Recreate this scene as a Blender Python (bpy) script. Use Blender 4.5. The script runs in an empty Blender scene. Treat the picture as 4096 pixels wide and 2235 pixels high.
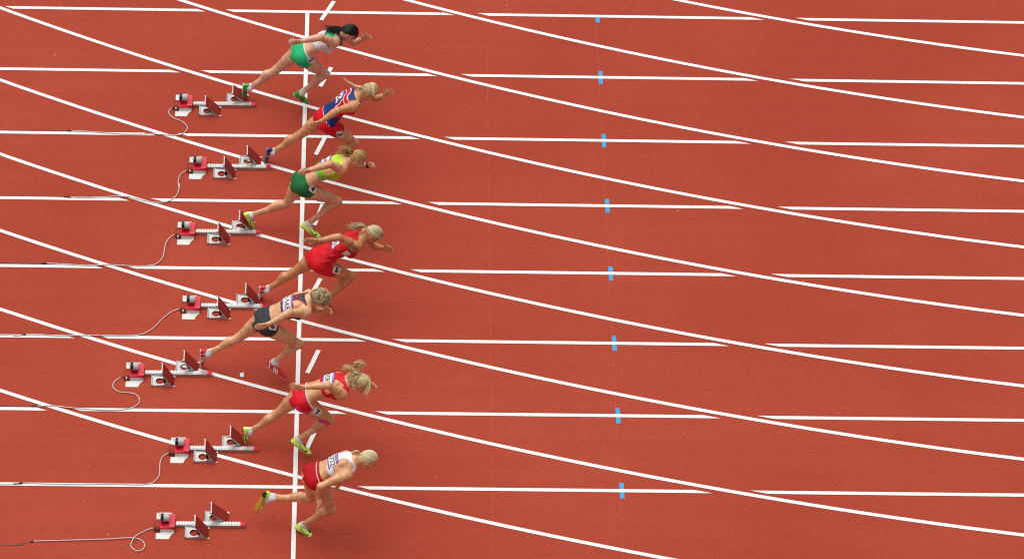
import bpy, bmesh, math, random
import numpy as np
from mathutils import Matrix, Vector

scene = bpy.context.scene
COL = scene.collection

# ------------------------------------------------------------------ camera
cam_data = bpy.data.cameras.new("camera")
cam = bpy.data.objects.new("camera", cam_data)
COL.objects.link(cam)
cr = Vector((0.99927036, -0.0180317, 0.03366918))
cu = Vector((-0.01270053, 0.67449557, 0.73816964))
cf = Vector((0.03602016, 0.73805866, -0.67377442))
M = Matrix.Identity(4)
for i in range(3):
    M[i][0] = cr[i]; M[i][1] = cu[i]; M[i][2] = -cf[i]
M.translation = Vector((0.64218483, -43.56690669, 35.20107507))
cam.matrix_world = M
cam_data.sensor_fit = 'HORIZONTAL'
cam_data.sensor_width = 36.0
cam_data.lens = 153.754
cam_data.clip_start = 1.0
cam_data.clip_end = 2000.0
scene.camera = cam

# ------------------------------------------------------------------ light: bright overcast
SUN_EL, SUN_AZ = math.radians(74), math.radians(-42)     # azimuth from +Y towards +X
world = bpy.data.worlds.new("World")
scene.world = world
world.use_nodes = True
wn = world.node_tree
wn.nodes.clear()
sky = wn.nodes.new("ShaderNodeTexSky")
sky.sky_type = 'NISHITA'
sky.sun_disc = False
sky.sun_elevation = SUN_EL
sky.sun_rotation = SUN_AZ
sky.altitude = 50
sky.air_density = 1.0
sky.dust_density = 6.0
sky.ozone_density = 1.0
hs = wn.nodes.new("ShaderNodeHueSaturation")
hs.inputs['Saturation'].default_value = 0.12
bg = wn.nodes.new("ShaderNodeBackground")
bg.inputs['Strength'].default_value = 0.06
wo = wn.nodes.new("ShaderNodeOutputWorld")
wn.links.new(sky.outputs[0], hs.inputs['Color'])
wn.links.new(hs.outputs[0], bg.inputs['Color'])
wn.links.new(bg.outputs[0], wo.inputs['Surface'])

sd = bpy.data.lights.new("sun", 'SUN')
sd.energy = 1.4
sd.angle = math.radians(90)
sd.color = (1.0, 0.975, 0.94)
sun = bpy.data.objects.new("sun", sd)
COL.objects.link(sun)
to_sun = Vector((math.cos(SUN_EL) * math.sin(SUN_AZ), math.cos(SUN_EL) * math.cos(SUN_AZ), math.sin(SUN_EL)))
sun.rotation_euler = to_sun.to_track_quat('Z', 'Y').to_euler()
sun.location = (0, 0, 30)

vs = scene.view_settings
scene.display_settings.display_device = 'sRGB'
vs.view_transform = 'Standard'
vs.look = 'None'
vs.gamma = 1.0
vs.exposure = 0.67
vs.use_curve_mapping = False
scene.cycles.use_denoising = False
scene.cycles.filter_width = 1.1
scene.cycles.use_adaptive_sampling = False

# ------------------------------------------------------------------ materials
LIT = 1.18
def lin(c):
    c = c / 255.0
    return c / 12.92 if c <= 0.04045 else ((c + 0.055) / 1.055) ** 2.4
def alb(rgb, k=1.0):
    return tuple(min(0.94, lin(v) / LIT * k) for v in rgb) + (1.0,)

def mat(name, rgb, rough=0.7, metal=0.0, spec=0.3, var=0.08, scale=40.0, bump=0.0, bscale=None, rgb2=None, mscale=8.0, sheen=0.0):
    """procedural principled: two noise layers vary the colour, optional fine bump"""
    m = bpy.data.materials.new(name)
    m.use_nodes = True
    nt = m.node_tree
    b = nt.nodes['Principled BSDF']
    b.inputs['Roughness'].default_value = rough
    b.inputs['Metallic'].default_value = metal
    b.inputs['Specular IOR Level'].default_value = spec
    if sheen:
        b.inputs['Sheen Weight'].default_value = sheen
    tc = nt.nodes.new("ShaderNodeTexCoord")
    n1 = nt.nodes.new("ShaderNodeTexNoise")
    n1.inputs['Scale'].default_value = scale
    n1.inputs['Detail'].default_value = 4
    nt.links.new(tc.outputs['Object'], n1.inputs['Vector'])
    c = alb(rgb)
    c2 = alb(rgb2) if rgb2 else tuple(v * (1 - 2 * var) for v in c[:3]) + (1,)
    c1 = c if rgb2 else tuple(min(.92, v * (1 + var)) for v in c[:3]) + (1,)
    mx = nt.nodes.new("ShaderNodeMix")
    mx.data_type = 'RGBA'
    mx.inputs[6].default_value = c1
    mx.inputs[7].default_value = c2
    mr = nt.nodes.new("ShaderNodeMapRange")
    mr.inputs[1].default_value = 0.35
    mr.inputs[2].default_value = 0.68
    nt.links.new(n1.outputs[0], mr.inputs[0])
    nt.links.new(mr.outputs[0], mx.inputs[0])
    nt.links.new(mx.outputs[2], b.inputs['Base Color'])
    if bump:
        n2 = nt.nodes.new("ShaderNodeTexNoise")
        n2.inputs['Scale'].default_value = bscale or scale * 2
        n2.inputs['Detail'].default_value = 5
        nt.links.new(tc.outputs['Object'], n2.inputs['Vector'])
        bp = nt.nodes.new("ShaderNodeBump")
        bp.inputs['Strength'].default_value = bump
        bp.inputs['Distance'].default_value = 0.01
        nt.links.new(n2.outputs[0], bp.inputs['Height'])
        nt.links.new(bp.outputs[0], b.inputs['Normal'])
    return m

def track_material():
    m = bpy.data.materials.new("red_track_rubber")
    m.use_nodes = True
    nt = m.node_tree; N = nt.nodes; L = nt.links
    b = N['Principled BSDF']
    b.inputs['Roughness'].default_value = 0.9
    b.inputs['Specular IOR Level'].default_value = 0.18
    tc = N.new("ShaderNodeTexCoord")
    def noise(scale, detail=3, rough=0.6, sx=1.0, sy=1.0):
        mp = N.new("ShaderNodeMapping")
        mp.inputs['Scale'].default_value = (sx, sy, 1)
        L.new(tc.outputs['Object'], mp.inputs[0])
        n = N.new("ShaderNodeTexNoise")
        n.inputs['Scale'].default_value = scale
        n.inputs['Detail'].default_value = detail
        n.inputs['Roughness'].default_value = rough
        L.new(mp.outputs[0], n.inputs['Vector'])
        return n.outputs[0]
    def rng(v, a, c, lo, hi):
        r = N.new("ShaderNodeMapRange")
        for i, q in enumerate((a, c, lo, hi)):
            r.inputs[i + 1].default_value = q
        L.new(v, r.inputs[0])
        return r.outputs[0]
    def mix(f, a, c):
        x = N.new("ShaderNodeMix"); x.data_type = 'RGBA'
        if hasattr(f, 'node'): L.new(f, x.inputs[0])
        else: x.inputs[0].default_value = f
        for s, v in ((6, a), (7, c)):
            if isinstance(v, tuple): x.inputs[s].default_value = v
            else: L.new(v, x.inputs[s])
        return x.outputs[2]
    def mult(a, c):
        x = N.new("ShaderNodeMath"); x.operation = 'MULTIPLY'
        L.new(a, x.inputs[0]); L.new(c, x.inputs[1])
        return x.outputs[0]
    base = mix(rng(noise(0.22, 4, .55), .36, .64, 0, 1), TRACK_A, TRACK_B)
    streak = rng(noise(3.0, 4, .65, 0.12, 1.6), .35, .7, 0, .35)
    base = mix(streak, base, TRACK_C)
    grain = rng(noise(70.0, 2, .7), .3, .72, 0, 1)
    base = mix(mult(grain, rng(noise(1.3, 2), .2, .8, .25, .5)), base, TRACK_D)
    mott = rng(noise(24.0, 3, .65, .6, 1.0), .38, .66, 0, .42)
    base = mix(mott, base, TRACK_C)
    grain2 = rng(noise(150.0, 1, .5), .60, .78, 0, .45)
    base = mix(grain2, base, TRACK_E)
    # pale scuffs where spikes and feet have rubbed
    sc = mult(rng(noise(9.0, 5, .75, .8, 1.4), .62, .8, 0, .5), rng(noise(0.9, 2), .52, .68, 0, 1))
    base = mix(sc, base, TRACK_S)
    # scattered pale grit
    v = N.new("ShaderNodeTexVoronoi"); v.inputs['Scale'].default_value = 2.9
    L.new(tc.outputs['Object'], v.inputs['Vector'])
    grit = rng(v.outputs['Distance'], .008, .013, .5, 0)
    base = mix(grit, base, alb((235, 215, 205)))
    L.new(base, b.inputs['Base Color'])
    bp = N.new("ShaderNodeBump"); bp.inputs['Strength'].default_value = .35; bp.inputs['Distance'].default_value = .004
    L.new(noise(190.0, 2), bp.inputs['Height']); L.new(bp.outputs[0], b.inputs['Normal'])
    return m
TRACK_A = alb((187, 79, 58)); TRACK_B = alb((170, 67, 48)); TRACK_C = alb((158, 59, 42))
TRACK_D = alb((148, 53, 38)); TRACK_E = alb((208, 100, 78)); TRACK_S = alb((212, 128, 108))

MAT = {}
MAT['track'] = track_material()
MAT['line'] = mat('white_line_paint', (249, 249, 248), .8, var=.02, scale=5, bump=.25, bscale=160, spec=.2, rgb2=(238, 236, 233))
MAT['blue'] = mat('blue_line_paint', (70, 172, 228), .8, var=.07, scale=45, bump=.25, bscale=160, spec=.2)
MAT['chalk'] = mat('faint_chalk', (202, 104, 86), .9, rgb2=(186, 77, 57), scale=16, spec=.1)
MAT['alu'] = mat('brushed_aluminium', (212, 211, 209), .36, .6, var=.06, scale=25)
MAT['alu_dark'] = mat('dark_steel', (150, 140, 138), .5, .5, var=.08, scale=25)  # darker, duller grey metal than the aluminium
MAT['white_plate'] = mat('white_painted_plate', (232, 231, 226), .5, var=.02, scale=12)
MAT['red_plastic'] = mat('red_painted_steel', (222, 30, 55), .35, spec=.5, var=.05, scale=12)
MAT['pad'] = mat('red_rubber_pad', (150, 38, 29), .7, var=.05, scale=30, bump=.12, bscale=260)
MAT['black'] = mat('black_plastic', (24, 24, 26), .45, var=.2, scale=20)
MAT['grey_plastic'] = mat('grey_plastic', (190, 192, 192), .4, var=.03, scale=15)
MAT['cable_white'] = mat('white_cable_sleeve', (222, 219, 214), .6, var=.08, scale=120)
MAT['cable_thin'] = mat('thin_grey_cable', (126, 118, 114), .6, var=.15, scale=120)
MAT['orange'] = mat('orange_sticker', (235, 140, 80), .6)
MAT['paper'] = mat('white_paper', (240, 240, 238), .8, var=.02)
MAT['ink'] = mat('black_ink', (22, 22, 30), .7, var=.1)
MAT['purple'] = mat('purple_print', (128, 84, 158), .7, rgb2=(150, 70, 165), scale=20)

# ------------------------------------------------------------------ mesh helpers
def np_mesh(name, V, F, mats, midx=None, smooth=True, tone=None):
    V = np.asarray(V, dtype=np.float32); F = np.asarray(F, dtype=np.int32)
    used = np.zeros(len(V), bool); used[F.ravel()] = True
    if not used.all():
        new = np.cumsum(used) - 1; V = V[used]; F = new[F].astype(np.int32)
        if tone is not None: tone = np.asarray(tone)[used]
    me = bpy.data.meshes.new(name)
    n, k = F.shape
    me.vertices.add(len(V)); me.vertices.foreach_set('co', V.ravel())
    me.loops.add(n * k); me.loops.foreach_set('vertex_index', F.ravel())
    me.polygons.add(n)
    me.polygons.foreach_set('loop_start', np.arange(0, n * k, k, dtype=np.int32))
    for m in (mats if isinstance(mats, (list, tuple)) else [mats]):
        me.materials.append(m)
    if midx is not None:
        me.polygons.foreach_set('material_index', np.asarray(midx, dtype=np.int32))
    me.update(calc_edges=True)
    if tone is not None:
        a = me.attributes.new('tone', 'FLOAT', 'POINT')
        a.data.foreach_set('value', np.asarray(tone, dtype=np.float32))
    if smooth:
        me.polygons.foreach_set('use_smooth', np.ones(n, dtype=bool))
    me.validate()
    return me

def link(name, me, parent=None):
    o = bpy.data.objects.new(name, me)
    COL.objects.link(o)
    if parent is not None:
        o.parent = parent
        o.matrix_parent_inverse = parent.matrix_world.inverted()
    return o

def empty(name, loc, label, cat, group=None):
    o = bpy.data.objects.new(name, None)
    COL.objects.link(o)
    o.location = loc
    o.matrix_world = Matrix.Translation(loc)
    o.empty_display_size = .1
    o['label'] = label; o['category'] = cat
    if group: o['group'] = group
    return o

class MB:
    """collects boxes, prisms, tubes into one mesh"""
    def __init__(s): s.v = []; s.f = []
    def add(s, v, f):
        n = len(s.v); s.v += [tuple(p) for p in v]; s.f += [tuple(i + n for i in q) for q in f]
    def box(s, x0, x1, y0, y1, z0, z1):
        s.add([(x0, y0, z0), (x1, y0, z0), (x1, y1, z0), (x0, y1, z0), (x0, y0, z1), (x1, y0, z1), (x1, y1, z1), (x0, y1, z1)],
              [(0, 3, 2, 1), (4, 5, 6, 7), (0, 1, 5, 4), (1, 2, 6, 5), (2, 3, 7, 6), (3, 0, 4, 7)])
    def prism_y(s, poly, y0, y1):      # poly in xz
        n = len(poly)
        s.add([(x, y0, z) for x, z in poly] + [(x, y1, z) for x, z in poly],
              [tuple(range(n)), tuple(range(2 * n - 1, n - 1, -1))] + [(i, i + n, (i + 1) % n + n, (i + 1) % n) for i in range(n)])
    def prism_z(s, poly, z0, z1):      # poly in xy
        n = len(poly)
        s.add([(x, y, z0) for x, y in poly] + [(x, y, z1) for x, y in poly],
              [tuple(range(n - 1, -1, -1)), tuple(range(n, 2 * n))] + [(i, (i + 1) % n, (i + 1) % n + n, i + n) for i in range(n)])
    def tube(s, pts, r, n=8):
        V, F = tube_np(np.array(pts, float), np.full(len(pts), r) if np.isscalar(r) else np.array(r), n)
        s.add(V.tolist(), F.tolist())
        k = len(s.v) - len(V)
        s.f.append(tuple(k + i for i in range(n - 1, -1, -1)))
        e = len(s.v) - n
        s.f.append(tuple(e + i for i in range(n)))
    def mesh(s, name, mats, smooth=False, bevel=0.0):
        me = bpy.data.meshes.new(name)
        me.from_pydata(s.v, [], s.f)
        for m in (mats if isinstance(mats, (list, tuple)) else [mats]): me.materials.append(m)
        bm = bmesh.new(); bm.from_mesh(me)
        bmesh.ops.recalc_face_normals(bm, faces=bm.faces)
        if bevel:
            es = [e for e in bm.edges if len(e.link_faces) == 2 and e.calc_face_angle(0) > .6]
            bmesh.ops.bevel(bm, geom=es, offset=bevel, segments=1, affect='EDGES', clamp_overlap=True)
        bm.to_mesh(me); bm.free()
        if smooth:
            me.polygons.foreach_set('use_smooth', np.ones(len(me.polygons), dtype=bool))
        me.update()
        return me

def frames(pts):
    T = np.gradient(pts, axis=0)
    T /= np.linalg.norm(T, axis=1, keepdims=True) + 1e-9
    A = np.zeros_like(T); B = np.zeros_like(T)
    ref = np.array([0, 0, 1.0]) if abs(T[0][2]) < .9 else np.array([1.0, 0, 0])
    for i in range(len(pts)):
        a = ref - T[i] * (ref @ T[i]); a /= np.linalg.norm(a) + 1e-9
        A[i] = a; B[i] = np.cross(T[i], a); ref = a
    return T, A, B
def tube_np(pts, r, n=6):
    T, A, B = frames(pts)
    th = np.linspace(0, 2 * np.pi, n, endpoint=False)
    ring = np.cos(th)[None, :, None] * A[:, None, :] + np.sin(th)[None, :, None] * B[:, None, :]
    V = (pts[:, None, :] + ring * r[:, None, None]).reshape(-1, 3)
    m = len(pts)
    i = np.arange(m - 1)[:, None] * n; j = np.arange(n)[None, :]; j2 = (j + 1) % n
    F = np.stack([i + j, i + j2, i + n + j2, i + n + j], -1).reshape(-1, 4)
    return V, F
def tubes_mesh(name, lines, mats, n=4, tones=None):
    Vs, Fs, Ts = [], [], []; o = 0
    for q, (pts, r) in enumerate(lines):
        V, F = tube_np(np.asarray(pts, float), np.asarray(r, float), n)
        Vs.append(V); Fs.append(F + o); o += len(V)
        Ts.append(np.full(len(V), tones[q] if tones is not None else .5))
    return np_mesh(name, np.concatenate(Vs), np.concatenate(Fs), mats, tone=np.concatenate(Ts))
def spline(P, n):
    """Catmull-Rom through the points, n samples evenly by length"""
    P = np.asarray(P, float)
    Q = np.vstack([2 * P[0] - P[1], P, 2 * P[-1] - P[-2]])
    out = []
    for i in range(1, len(Q) - 2):
        t = np.linspace(0, 1, 12, endpoint=False)[:, None]
        a, b, c, d = Q[i - 1], Q[i], Q[i + 1], Q[i + 2]
        out.append(.5 * ((2 * b) + (c - a) * t + (2 * a - 5 * b + 4 * c - d) * t ** 2 + (3 * b - a - 3 * c + d) * t ** 3))
    C = np.vstack(out + [P[-1][None]])
    s = np.concatenate([[0], np.cumsum(np.linalg.norm(np.diff(C, axis=0), axis=1))])
    u = np.linspace(0, s[-1], n)
    return np.stack([np.interp(u, s, C[:, k]) for k in range(C.shape[1])], 1)

def text_mesh(body, size, spacing=1.0, bold=0.0):
    """flat triangulated lettering centred on the origin, x to the right, y up"""
    cu_ = bpy.data.curves.new('lettering', 'FONT')
    cu_.body = body; cu_.size = size; cu_.align_x = 'CENTER'; cu_.align_y = 'CENTER'
    cu_.space_character = spacing; cu_.resolution_u = 3; cu_.offset = bold
    ob = bpy.data.objects.new('lettering', cu_)
    COL.objects.link(ob)
    dg = bpy.context.evaluated_depsgraph_get()
    me = bpy.data.meshes.new_from_object(ob.evaluated_get(dg))
    bpy.data.objects.remove(ob)
    bpy.data.curves.remove(cu_)
    bm = bmesh.new(); bm.from_mesh(me)
    bmesh.ops.triangulate(bm, faces=bm.faces)
    for _ in range(2):
        es = [e for e in bm.edges if e.calc_length() > .02]
        if not es: break
        bmesh.ops.subdivide_edges(bm, edges=es, cuts=1)
        bmesh.ops.triangulate(bm, faces=bm.faces)
    bm.verts.index_update()
    V = np.array([v.co[:] for v in bm.verts]); F = np.array([[v.index for v in f.verts] for f in bm.faces])
    bm.free(); bpy.data.meshes.remove(me)
    return V, F
POSES = {
 1: {'pel': [-0.039, -1.86, 0.855], 'hipR': [-0.009, -1.95, 0.825], 'hipL': [-0.069, -1.77, 0.825], 'kneeR': [0.252, -1.89, 0.549], 'ankR': [-0.035, -1.94, 0.283], 'kneeL': [-0.383, -1.73, 0.45], 'ankL': [-0.683, -1.76, 0.198], 'neck': [0.399, -1.86, 1.122], 'head': [0.545, -1.86, 1.199], 'face': [0.608, -1.88, 1.062], 'shR': [0.362, -2.03, 1.168], 'shL': [0.446, -1.69, 1.04], 'elR': [0.186, -2.162, 1.356], 'wrR': [-0.056, -2.199, 1.317], 'tipR': [-0.182, -2.304, 1.376], 'heelR': [-0.106, -1.94, 0.246], 'toeR': [0.051, -1.871, 0.064], 'elL': [0.592, -1.594, 0.809], 'wrL': [0.712, -1.719, 0.982], 'tipL': [0.797, -1.781, 1.121], 'heelL': [-0.728, -1.76, 0.254], 'toeL': [-0.737, -1.729, 0.006]},
 2: {'pel': [0.285, -3.06, 0.813], 'hipR': [0.315, -3.15, 0.783], 'hipL': [0.255, -2.97, 0.783], 'kneeR': [0.615, -3.09, 0.475], 'ankR': [0.33, -3.14, 0.2], 'kneeL': [-0.07, -2.93, 0.421], 'ankL': [-0.366, -2.96, 0.183], 'neck': [0.653, -3.06, 1.192], 'head': [0.801, -3.06, 1.265], 'face': [0.861, -3.08, 1.148], 'shR': [0.605, -3.23, 1.164], 'shL': [0.679, -2.89, 1.091], 'elR': [0.409, -3.422, 1.257], 'wrR': [0.213, -3.47, 1.118], 'tipR': [0.089, -3.59, 1.147], 'heelR': [0.262, -3.14, 0.162], 'toeR': [0.427, -3.083, -0.017], 'elL': [0.889, -2.787, 0.92], 'wrL': [0.974, -2.936, 1.094], 'tipL': [1.099, -2.952, 1.216], 'heelL': [-0.412, -2.96, 0.224], 'toeL': [-0.45, -2.923, -0.02]},
 3: {'pel': [0.02, -4.25, 0.828], 'hipR': [0.05, -4.34, 0.798], 'hipL': [-0.01, -4.16, 0.798], 'kneeR': [0.425, -4.28, 0.563], 'ankR': [0.09, -4.33, 0.251], 'kneeL': [-0.182, -4.12, 0.374], 'ankL': [-0.595, -4.15, 0.211], 'neck': [0.513, -4.25, 1.158], 'head': [0.671, -4.25, 1.222], 'face': [0.76, -4.27, 1.124], 'shR': [0.478, -4.42, 1.182], 'shL': [0.559, -4.08, 1.104], 'elR': [0.335, -4.56, 1.392], 'wrR': [0.083, -4.612, 1.335], 'tipR': [-0.021, -4.744, 1.387], 'heelR': [0.01, -4.33, 0.218], 'toeR': [0.218, -4.376, 0.087], 'elL': [0.653, -3.963, 0.856], 'wrL': [0.798, -4.108, 0.99], 'tipL': [0.923, -4.205, 1.064], 'heelL': [-0.679, -4.15, 0.228], 'toeL': [-0.577, -4.147, -0.0]},
 4: {'pel': [0.242, -5.55, 0.775], 'hipR': [0.272, -5.64, 0.745], 'hipL': [0.212, -5.46, 0.745], 'kneeR': [0.607, -5.58, 0.542], 'ankR': [0.351, -5.63, 0.243], 'kneeL': [-0.093, -5.42, 0.426], 'ankL': [-0.385, -5.45, 0.185], 'neck': [0.715, -5.55, 1.1], 'head': [0.862, -5.55, 1.191], 'face': [0.895, -5.57, 1.04], 'shR': [0.66, -5.72, 1.135], 'shL': [0.771, -5.38, 1.055], 'elR': [0.455, -5.775, 1.333], 'wrR': [0.218, -5.837, 1.326], 'tipR': [0.037, -5.84, 1.326], 'heelR': [0.294, -5.63, 0.207], 'toeR': [0.387, -5.568, -0.017], 'elL': [0.862, -5.321, 0.786], 'wrL': [0.988, -5.49, 0.91], 'tipL': [1.114, -5.591, 0.978], 'heelL': [-0.454, -5.45, 0.196], 'toeL': [-0.461, -5.394, -0.048]},
 5: {'pel': [-0.369, -6.71, 0.862], 'hipR': [-0.339, -6.8, 0.832], 'hipL': [-0.399, -6.62, 0.832], 'kneeR': [0.007, -6.74, 0.531], 'ankR': [-0.269, -6.73, 0.231], 'kneeL': [-0.691, -6.58, 0.464], 'ankL': [-1.043, -6.61, 0.236], 'neck': [0.109, -6.71, 1.186], 'head': [0.254, -6.71, 1.241], 'face': [0.289, -6.73, 1.114], 'shR': [0.095, -6.88, 1.151], 'shL': [0.123, -6.54, 1.128], 'elR': [-0.09, -7.043, 1.304], 'wrR': [-0.33, -7.138, 1.209], 'tipR': [-0.48, -7.226, 1.225], 'heelR': [-0.352, -6.73, 0.194], 'toeR': [-0.142, -6.828, 0.087], 'elL': [0.188, -6.519, 0.847], 'wrL': [0.31, -6.665, 1.001], 'tipL': [0.439, -6.761, 1.069], 'heelL': [-1.138, -6.61, 0.264], 'toeL': [-1.137, -6.599, 0.015]},
 6: {'pel': [0.077, -7.94, 0.834], 'hipR': [0.107, -8.03, 0.804], 'hipL': [0.047, -7.85, 0.804], 'kneeR': [0.391, -7.97, 0.526], 'ankR': [0.041, -8.02, 0.255], 'kneeL': [-0.222, -7.81, 0.438], 'ankL': [-0.514, -7.84, 0.189], 'neck': [0.569, -7.94, 1.093], 'head': [0.733, -7.94, 1.084], 'face': [0.789, -7.96, 0.964], 'shR': [0.516, -8.11, 1.045], 'shL': [0.61, -7.77, 0.989], 'elR': [0.361, -8.199, 1.274], 'wrR': [0.102, -8.215, 1.261], 'tipR': [-0.077, -8.215, 1.265], 'heelR': [-0.027, -8.02, 0.224], 'toeR': [0.174, -8.058, 0.08], 'elL': [0.743, -7.694, 0.743], 'wrL': [0.839, -7.827, 0.925], 'tipL': [0.91, -7.923, 1.053], 'heelL': [-0.579, -7.84, 0.223], 'toeL': [-0.573, -7.818, -0.026]},
 7: {'pel': [0.233, -9.23, 0.86], 'hipR': [0.263, -9.32, 0.83], 'hipL': [0.203, -9.14, 0.83], 'kneeR': [0.412, -9.31, 0.437], 'ankR': [0.112, -9.23, 0.108], 'kneeL': [0.18, -9.11, 0.409], 'ankL': [-0.258, -9.07, 0.356], 'neck': [0.667, -9.23, 1.129], 'head': [0.823, -9.23, 1.143], 'face': [0.915, -9.25, 1.06], 'shR': [0.586, -9.4, 1.064], 'shL': [0.642, -9.06, 1.006], 'elR': [0.3, -9.491, 0.977], 'wrR': [0.28, -9.47, 0.733], 'tipR': [0.328, -9.629, 0.789], 'heelR': [0.033, -9.23, 0.094], 'toeR': [0.243, -9.279, -0.032], 'elL': [0.528, -9.089, 0.741], 'wrL': [0.495, -9.004, 0.514], 'tipL': [0.472, -9.16, 0.588], 'heelL': [-0.316, -9.07, 0.414], 'toeL': [-0.424, -9.134, 0.198], 'upL': [0.8, 0.58, -0.15]},
}
LANE_SEGMENTS = {
 0: [(-3.856, -3.74, -1.408, -1.299), (-1.045, -0.939, 1.746, 1.883), (2.172, 2.31, 5.669, 5.852), (6.251, 6.434, 22.0, 22.0)],
 1: [(-14.0, -14.0, -1.706, -1.571), (-1.319, -1.202, 1.525, 1.653), (1.944, 2.08, 5.52, 5.694), (6.091, 6.299, 22.0, 22.0)],
 2: [(-14.0, -14.0, -1.976, -1.826), (-1.574, -1.429, 1.31, 1.436), (1.732, 1.856, 5.357, 5.532), (5.958, 6.132, 22.0, 22.0)],
 3: [(-14.0, -14.0, -2.218, -2.097), (-1.84, -1.706, 1.078, 1.213), (1.522, 1.656, 5.215, 5.366), (5.788, 5.967, 22.0, 22.0)],
 4: [(-14.0, -14.0, -2.483, -2.354), (-2.095, -1.963, 0.878, 1.008), (1.311, 1.43, 5.041, 5.215), (5.636, 5.822, 22.0, 22.0)],
 5: [(-14.0, -14.0, -2.752, -2.619), (-2.331, -2.225, 0.653, 0.792), (1.095, 1.251, 4.88, 5.062), (5.479, 5.664, 22.0, 22.0)],
 6: [(-14.0, -14.0, -2.993, -2.872), (-2.604, -2.484, 0.451, 0.577), (0.903, 1.039, 4.706, 4.899), (5.325, 5.524, 22.0, 22.0)],
 7: [(-14.0, -14.0, 0.265, 0.386), (0.706, 0.843, 4.537, 4.74), (5.172, 5.37, 22.0, 22.0)],
}
DASHES = [((0.336, 0.221), (0.178, -0.166)), ((0.318, -1.103), (0.185, -1.482)), ((0.267, -2.431), (0.148, -2.787)), ((0.247, -3.702), (0.151, -4.087)), ((0.239, -5.039), (0.119, -5.371)), ((0.235, -6.28), (0.109, -6.673)), ((0.229, -7.583), (0.12, -7.932))]
CABLES = {
 2: ([(-1.618, -1.923), (-1.656, -1.945), (-1.684, -1.998), (-1.684, -2.042), (-1.656, -2.102), (-1.601, -2.15), (-1.532, -2.187), (-1.48, -2.238), (-1.445, -2.305), (-1.458, -2.375), (-1.506, -2.436), (-1.572, -2.46), (-1.656, -2.462), (-1.79, -2.449), (-1.907, -2.442), (-2.041, -2.45), (-2.241, -2.451), (-2.493, -2.431), (-2.678, -2.414), (-2.871, -2.405)], [(-2.929, -2.404), (-3.013, -2.398), (-3.215, -2.382), (-3.414, -2.396), (-3.748, -2.406), (-6.748, -2.386)]),
 3: ([(-1.389, -3.113), (-1.454, -3.145), (-1.502, -3.214), (-1.519, -3.333), (-1.506, -3.433), (-1.503, -3.364), (-1.504, -3.464), (-1.529, -3.578), (-1.591, -3.666), (-1.688, -3.718), (-1.803, -3.715), (-1.92, -3.683), (-2.053, -3.636), (-2.153, -3.615), (-2.285, -3.618), (-2.514, -3.638), (-2.678, -3.643), (-2.81, -3.641)], [(-2.892, -3.635), (-3.172, -3.628), (-3.418, -3.628), (-3.665, -3.626), (-6.665, -3.606)]),
 4: ([(-1.501, -4.295), (-1.553, -4.318), (-1.596, -4.378), (-1.629, -4.481), (-1.64, -4.627), (-1.663, -4.737), (-1.724, -4.822), (-1.803, -4.855), (-1.932, -4.867), (-2.127, -4.859), (-2.289, -4.85), (-2.45, -4.863), (-2.611, -4.866), (-2.774, -4.852), (-3.025, -4.838)], [(-3.082, -4.836), (-3.34, -4.834), (-3.583, -4.831), (-6.583, -4.811000000000001)]),
 5: ([(-1.387, -5.604), (-1.442, -5.619), (-1.528, -5.678), (-1.619, -5.797), (-1.709, -5.939), (-1.801, -6.029), (-1.91, -6.071), (-2.069, -6.081), (-2.386, -6.082), (-2.624, -6.089), (-2.862, -6.093), (-3.022, -6.079), (-3.196, -6.078)], [(-3.228, -6.085), (-3.337, -6.104), (-3.497, -6.092), (-6.497, -6.072)]),
 6: ([(-2.012, -6.779), (-2.058, -6.791), (-2.111, -6.845), (-2.136, -6.913), (-2.12, -6.981), (-2.063, -7.026), (-1.976, -7.04), (-1.889, -7.057), (-1.84, -7.101), (-1.818, -7.169), (-1.841, -7.241), (-1.917, -7.299), (-2.04, -7.328), (-2.196, -7.335), (-2.415, -7.32), (-2.635, -7.297), (-2.761, -7.277), (-2.87, -7.274), (-2.987, -7.283)], [(-3.057, -7.282), (-3.229, -7.278), (-3.416, -7.279), (-6.416, -7.259)]),
 7: ([(-1.412, -8.02), (-1.466, -8.036), (-1.51, -8.077), (-1.538, -8.165), (-1.539, -8.274), (-1.541, -8.383), (-1.586, -8.476), (-1.661, -8.522), (-1.798, -8.535), (-1.952, -8.533), (-2.166, -8.534), (-2.564, -8.541), (-2.871, -8.535), (-3.074, -8.529)], [(-3.116, -8.53), (-3.208, -8.54), (-3.329, -8.553), (-6.329000000000001, -8.533000000000001)]),
 8: ([(-1.54, -9.218), (-1.6, -9.227), (-1.674, -9.271), (-1.747, -9.336), (-1.803, -9.438), (-1.808, -9.501), (-1.775, -9.553), (-1.729, -9.576), (-1.68, -9.556), (-1.658, -9.499), (-1.674, -9.436), (-1.729, -9.39), (-1.806, -9.374), (-1.912, -9.38), (-2.092, -9.398), (-2.364, -9.414), (-2.665, -9.429), (-2.898, -9.443)], [(-2.928, -9.448), (-3.025, -9.473), (-3.114, -9.489), (-3.265, -9.493), (-6.265000000000001, -9.473)]),
}
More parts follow.
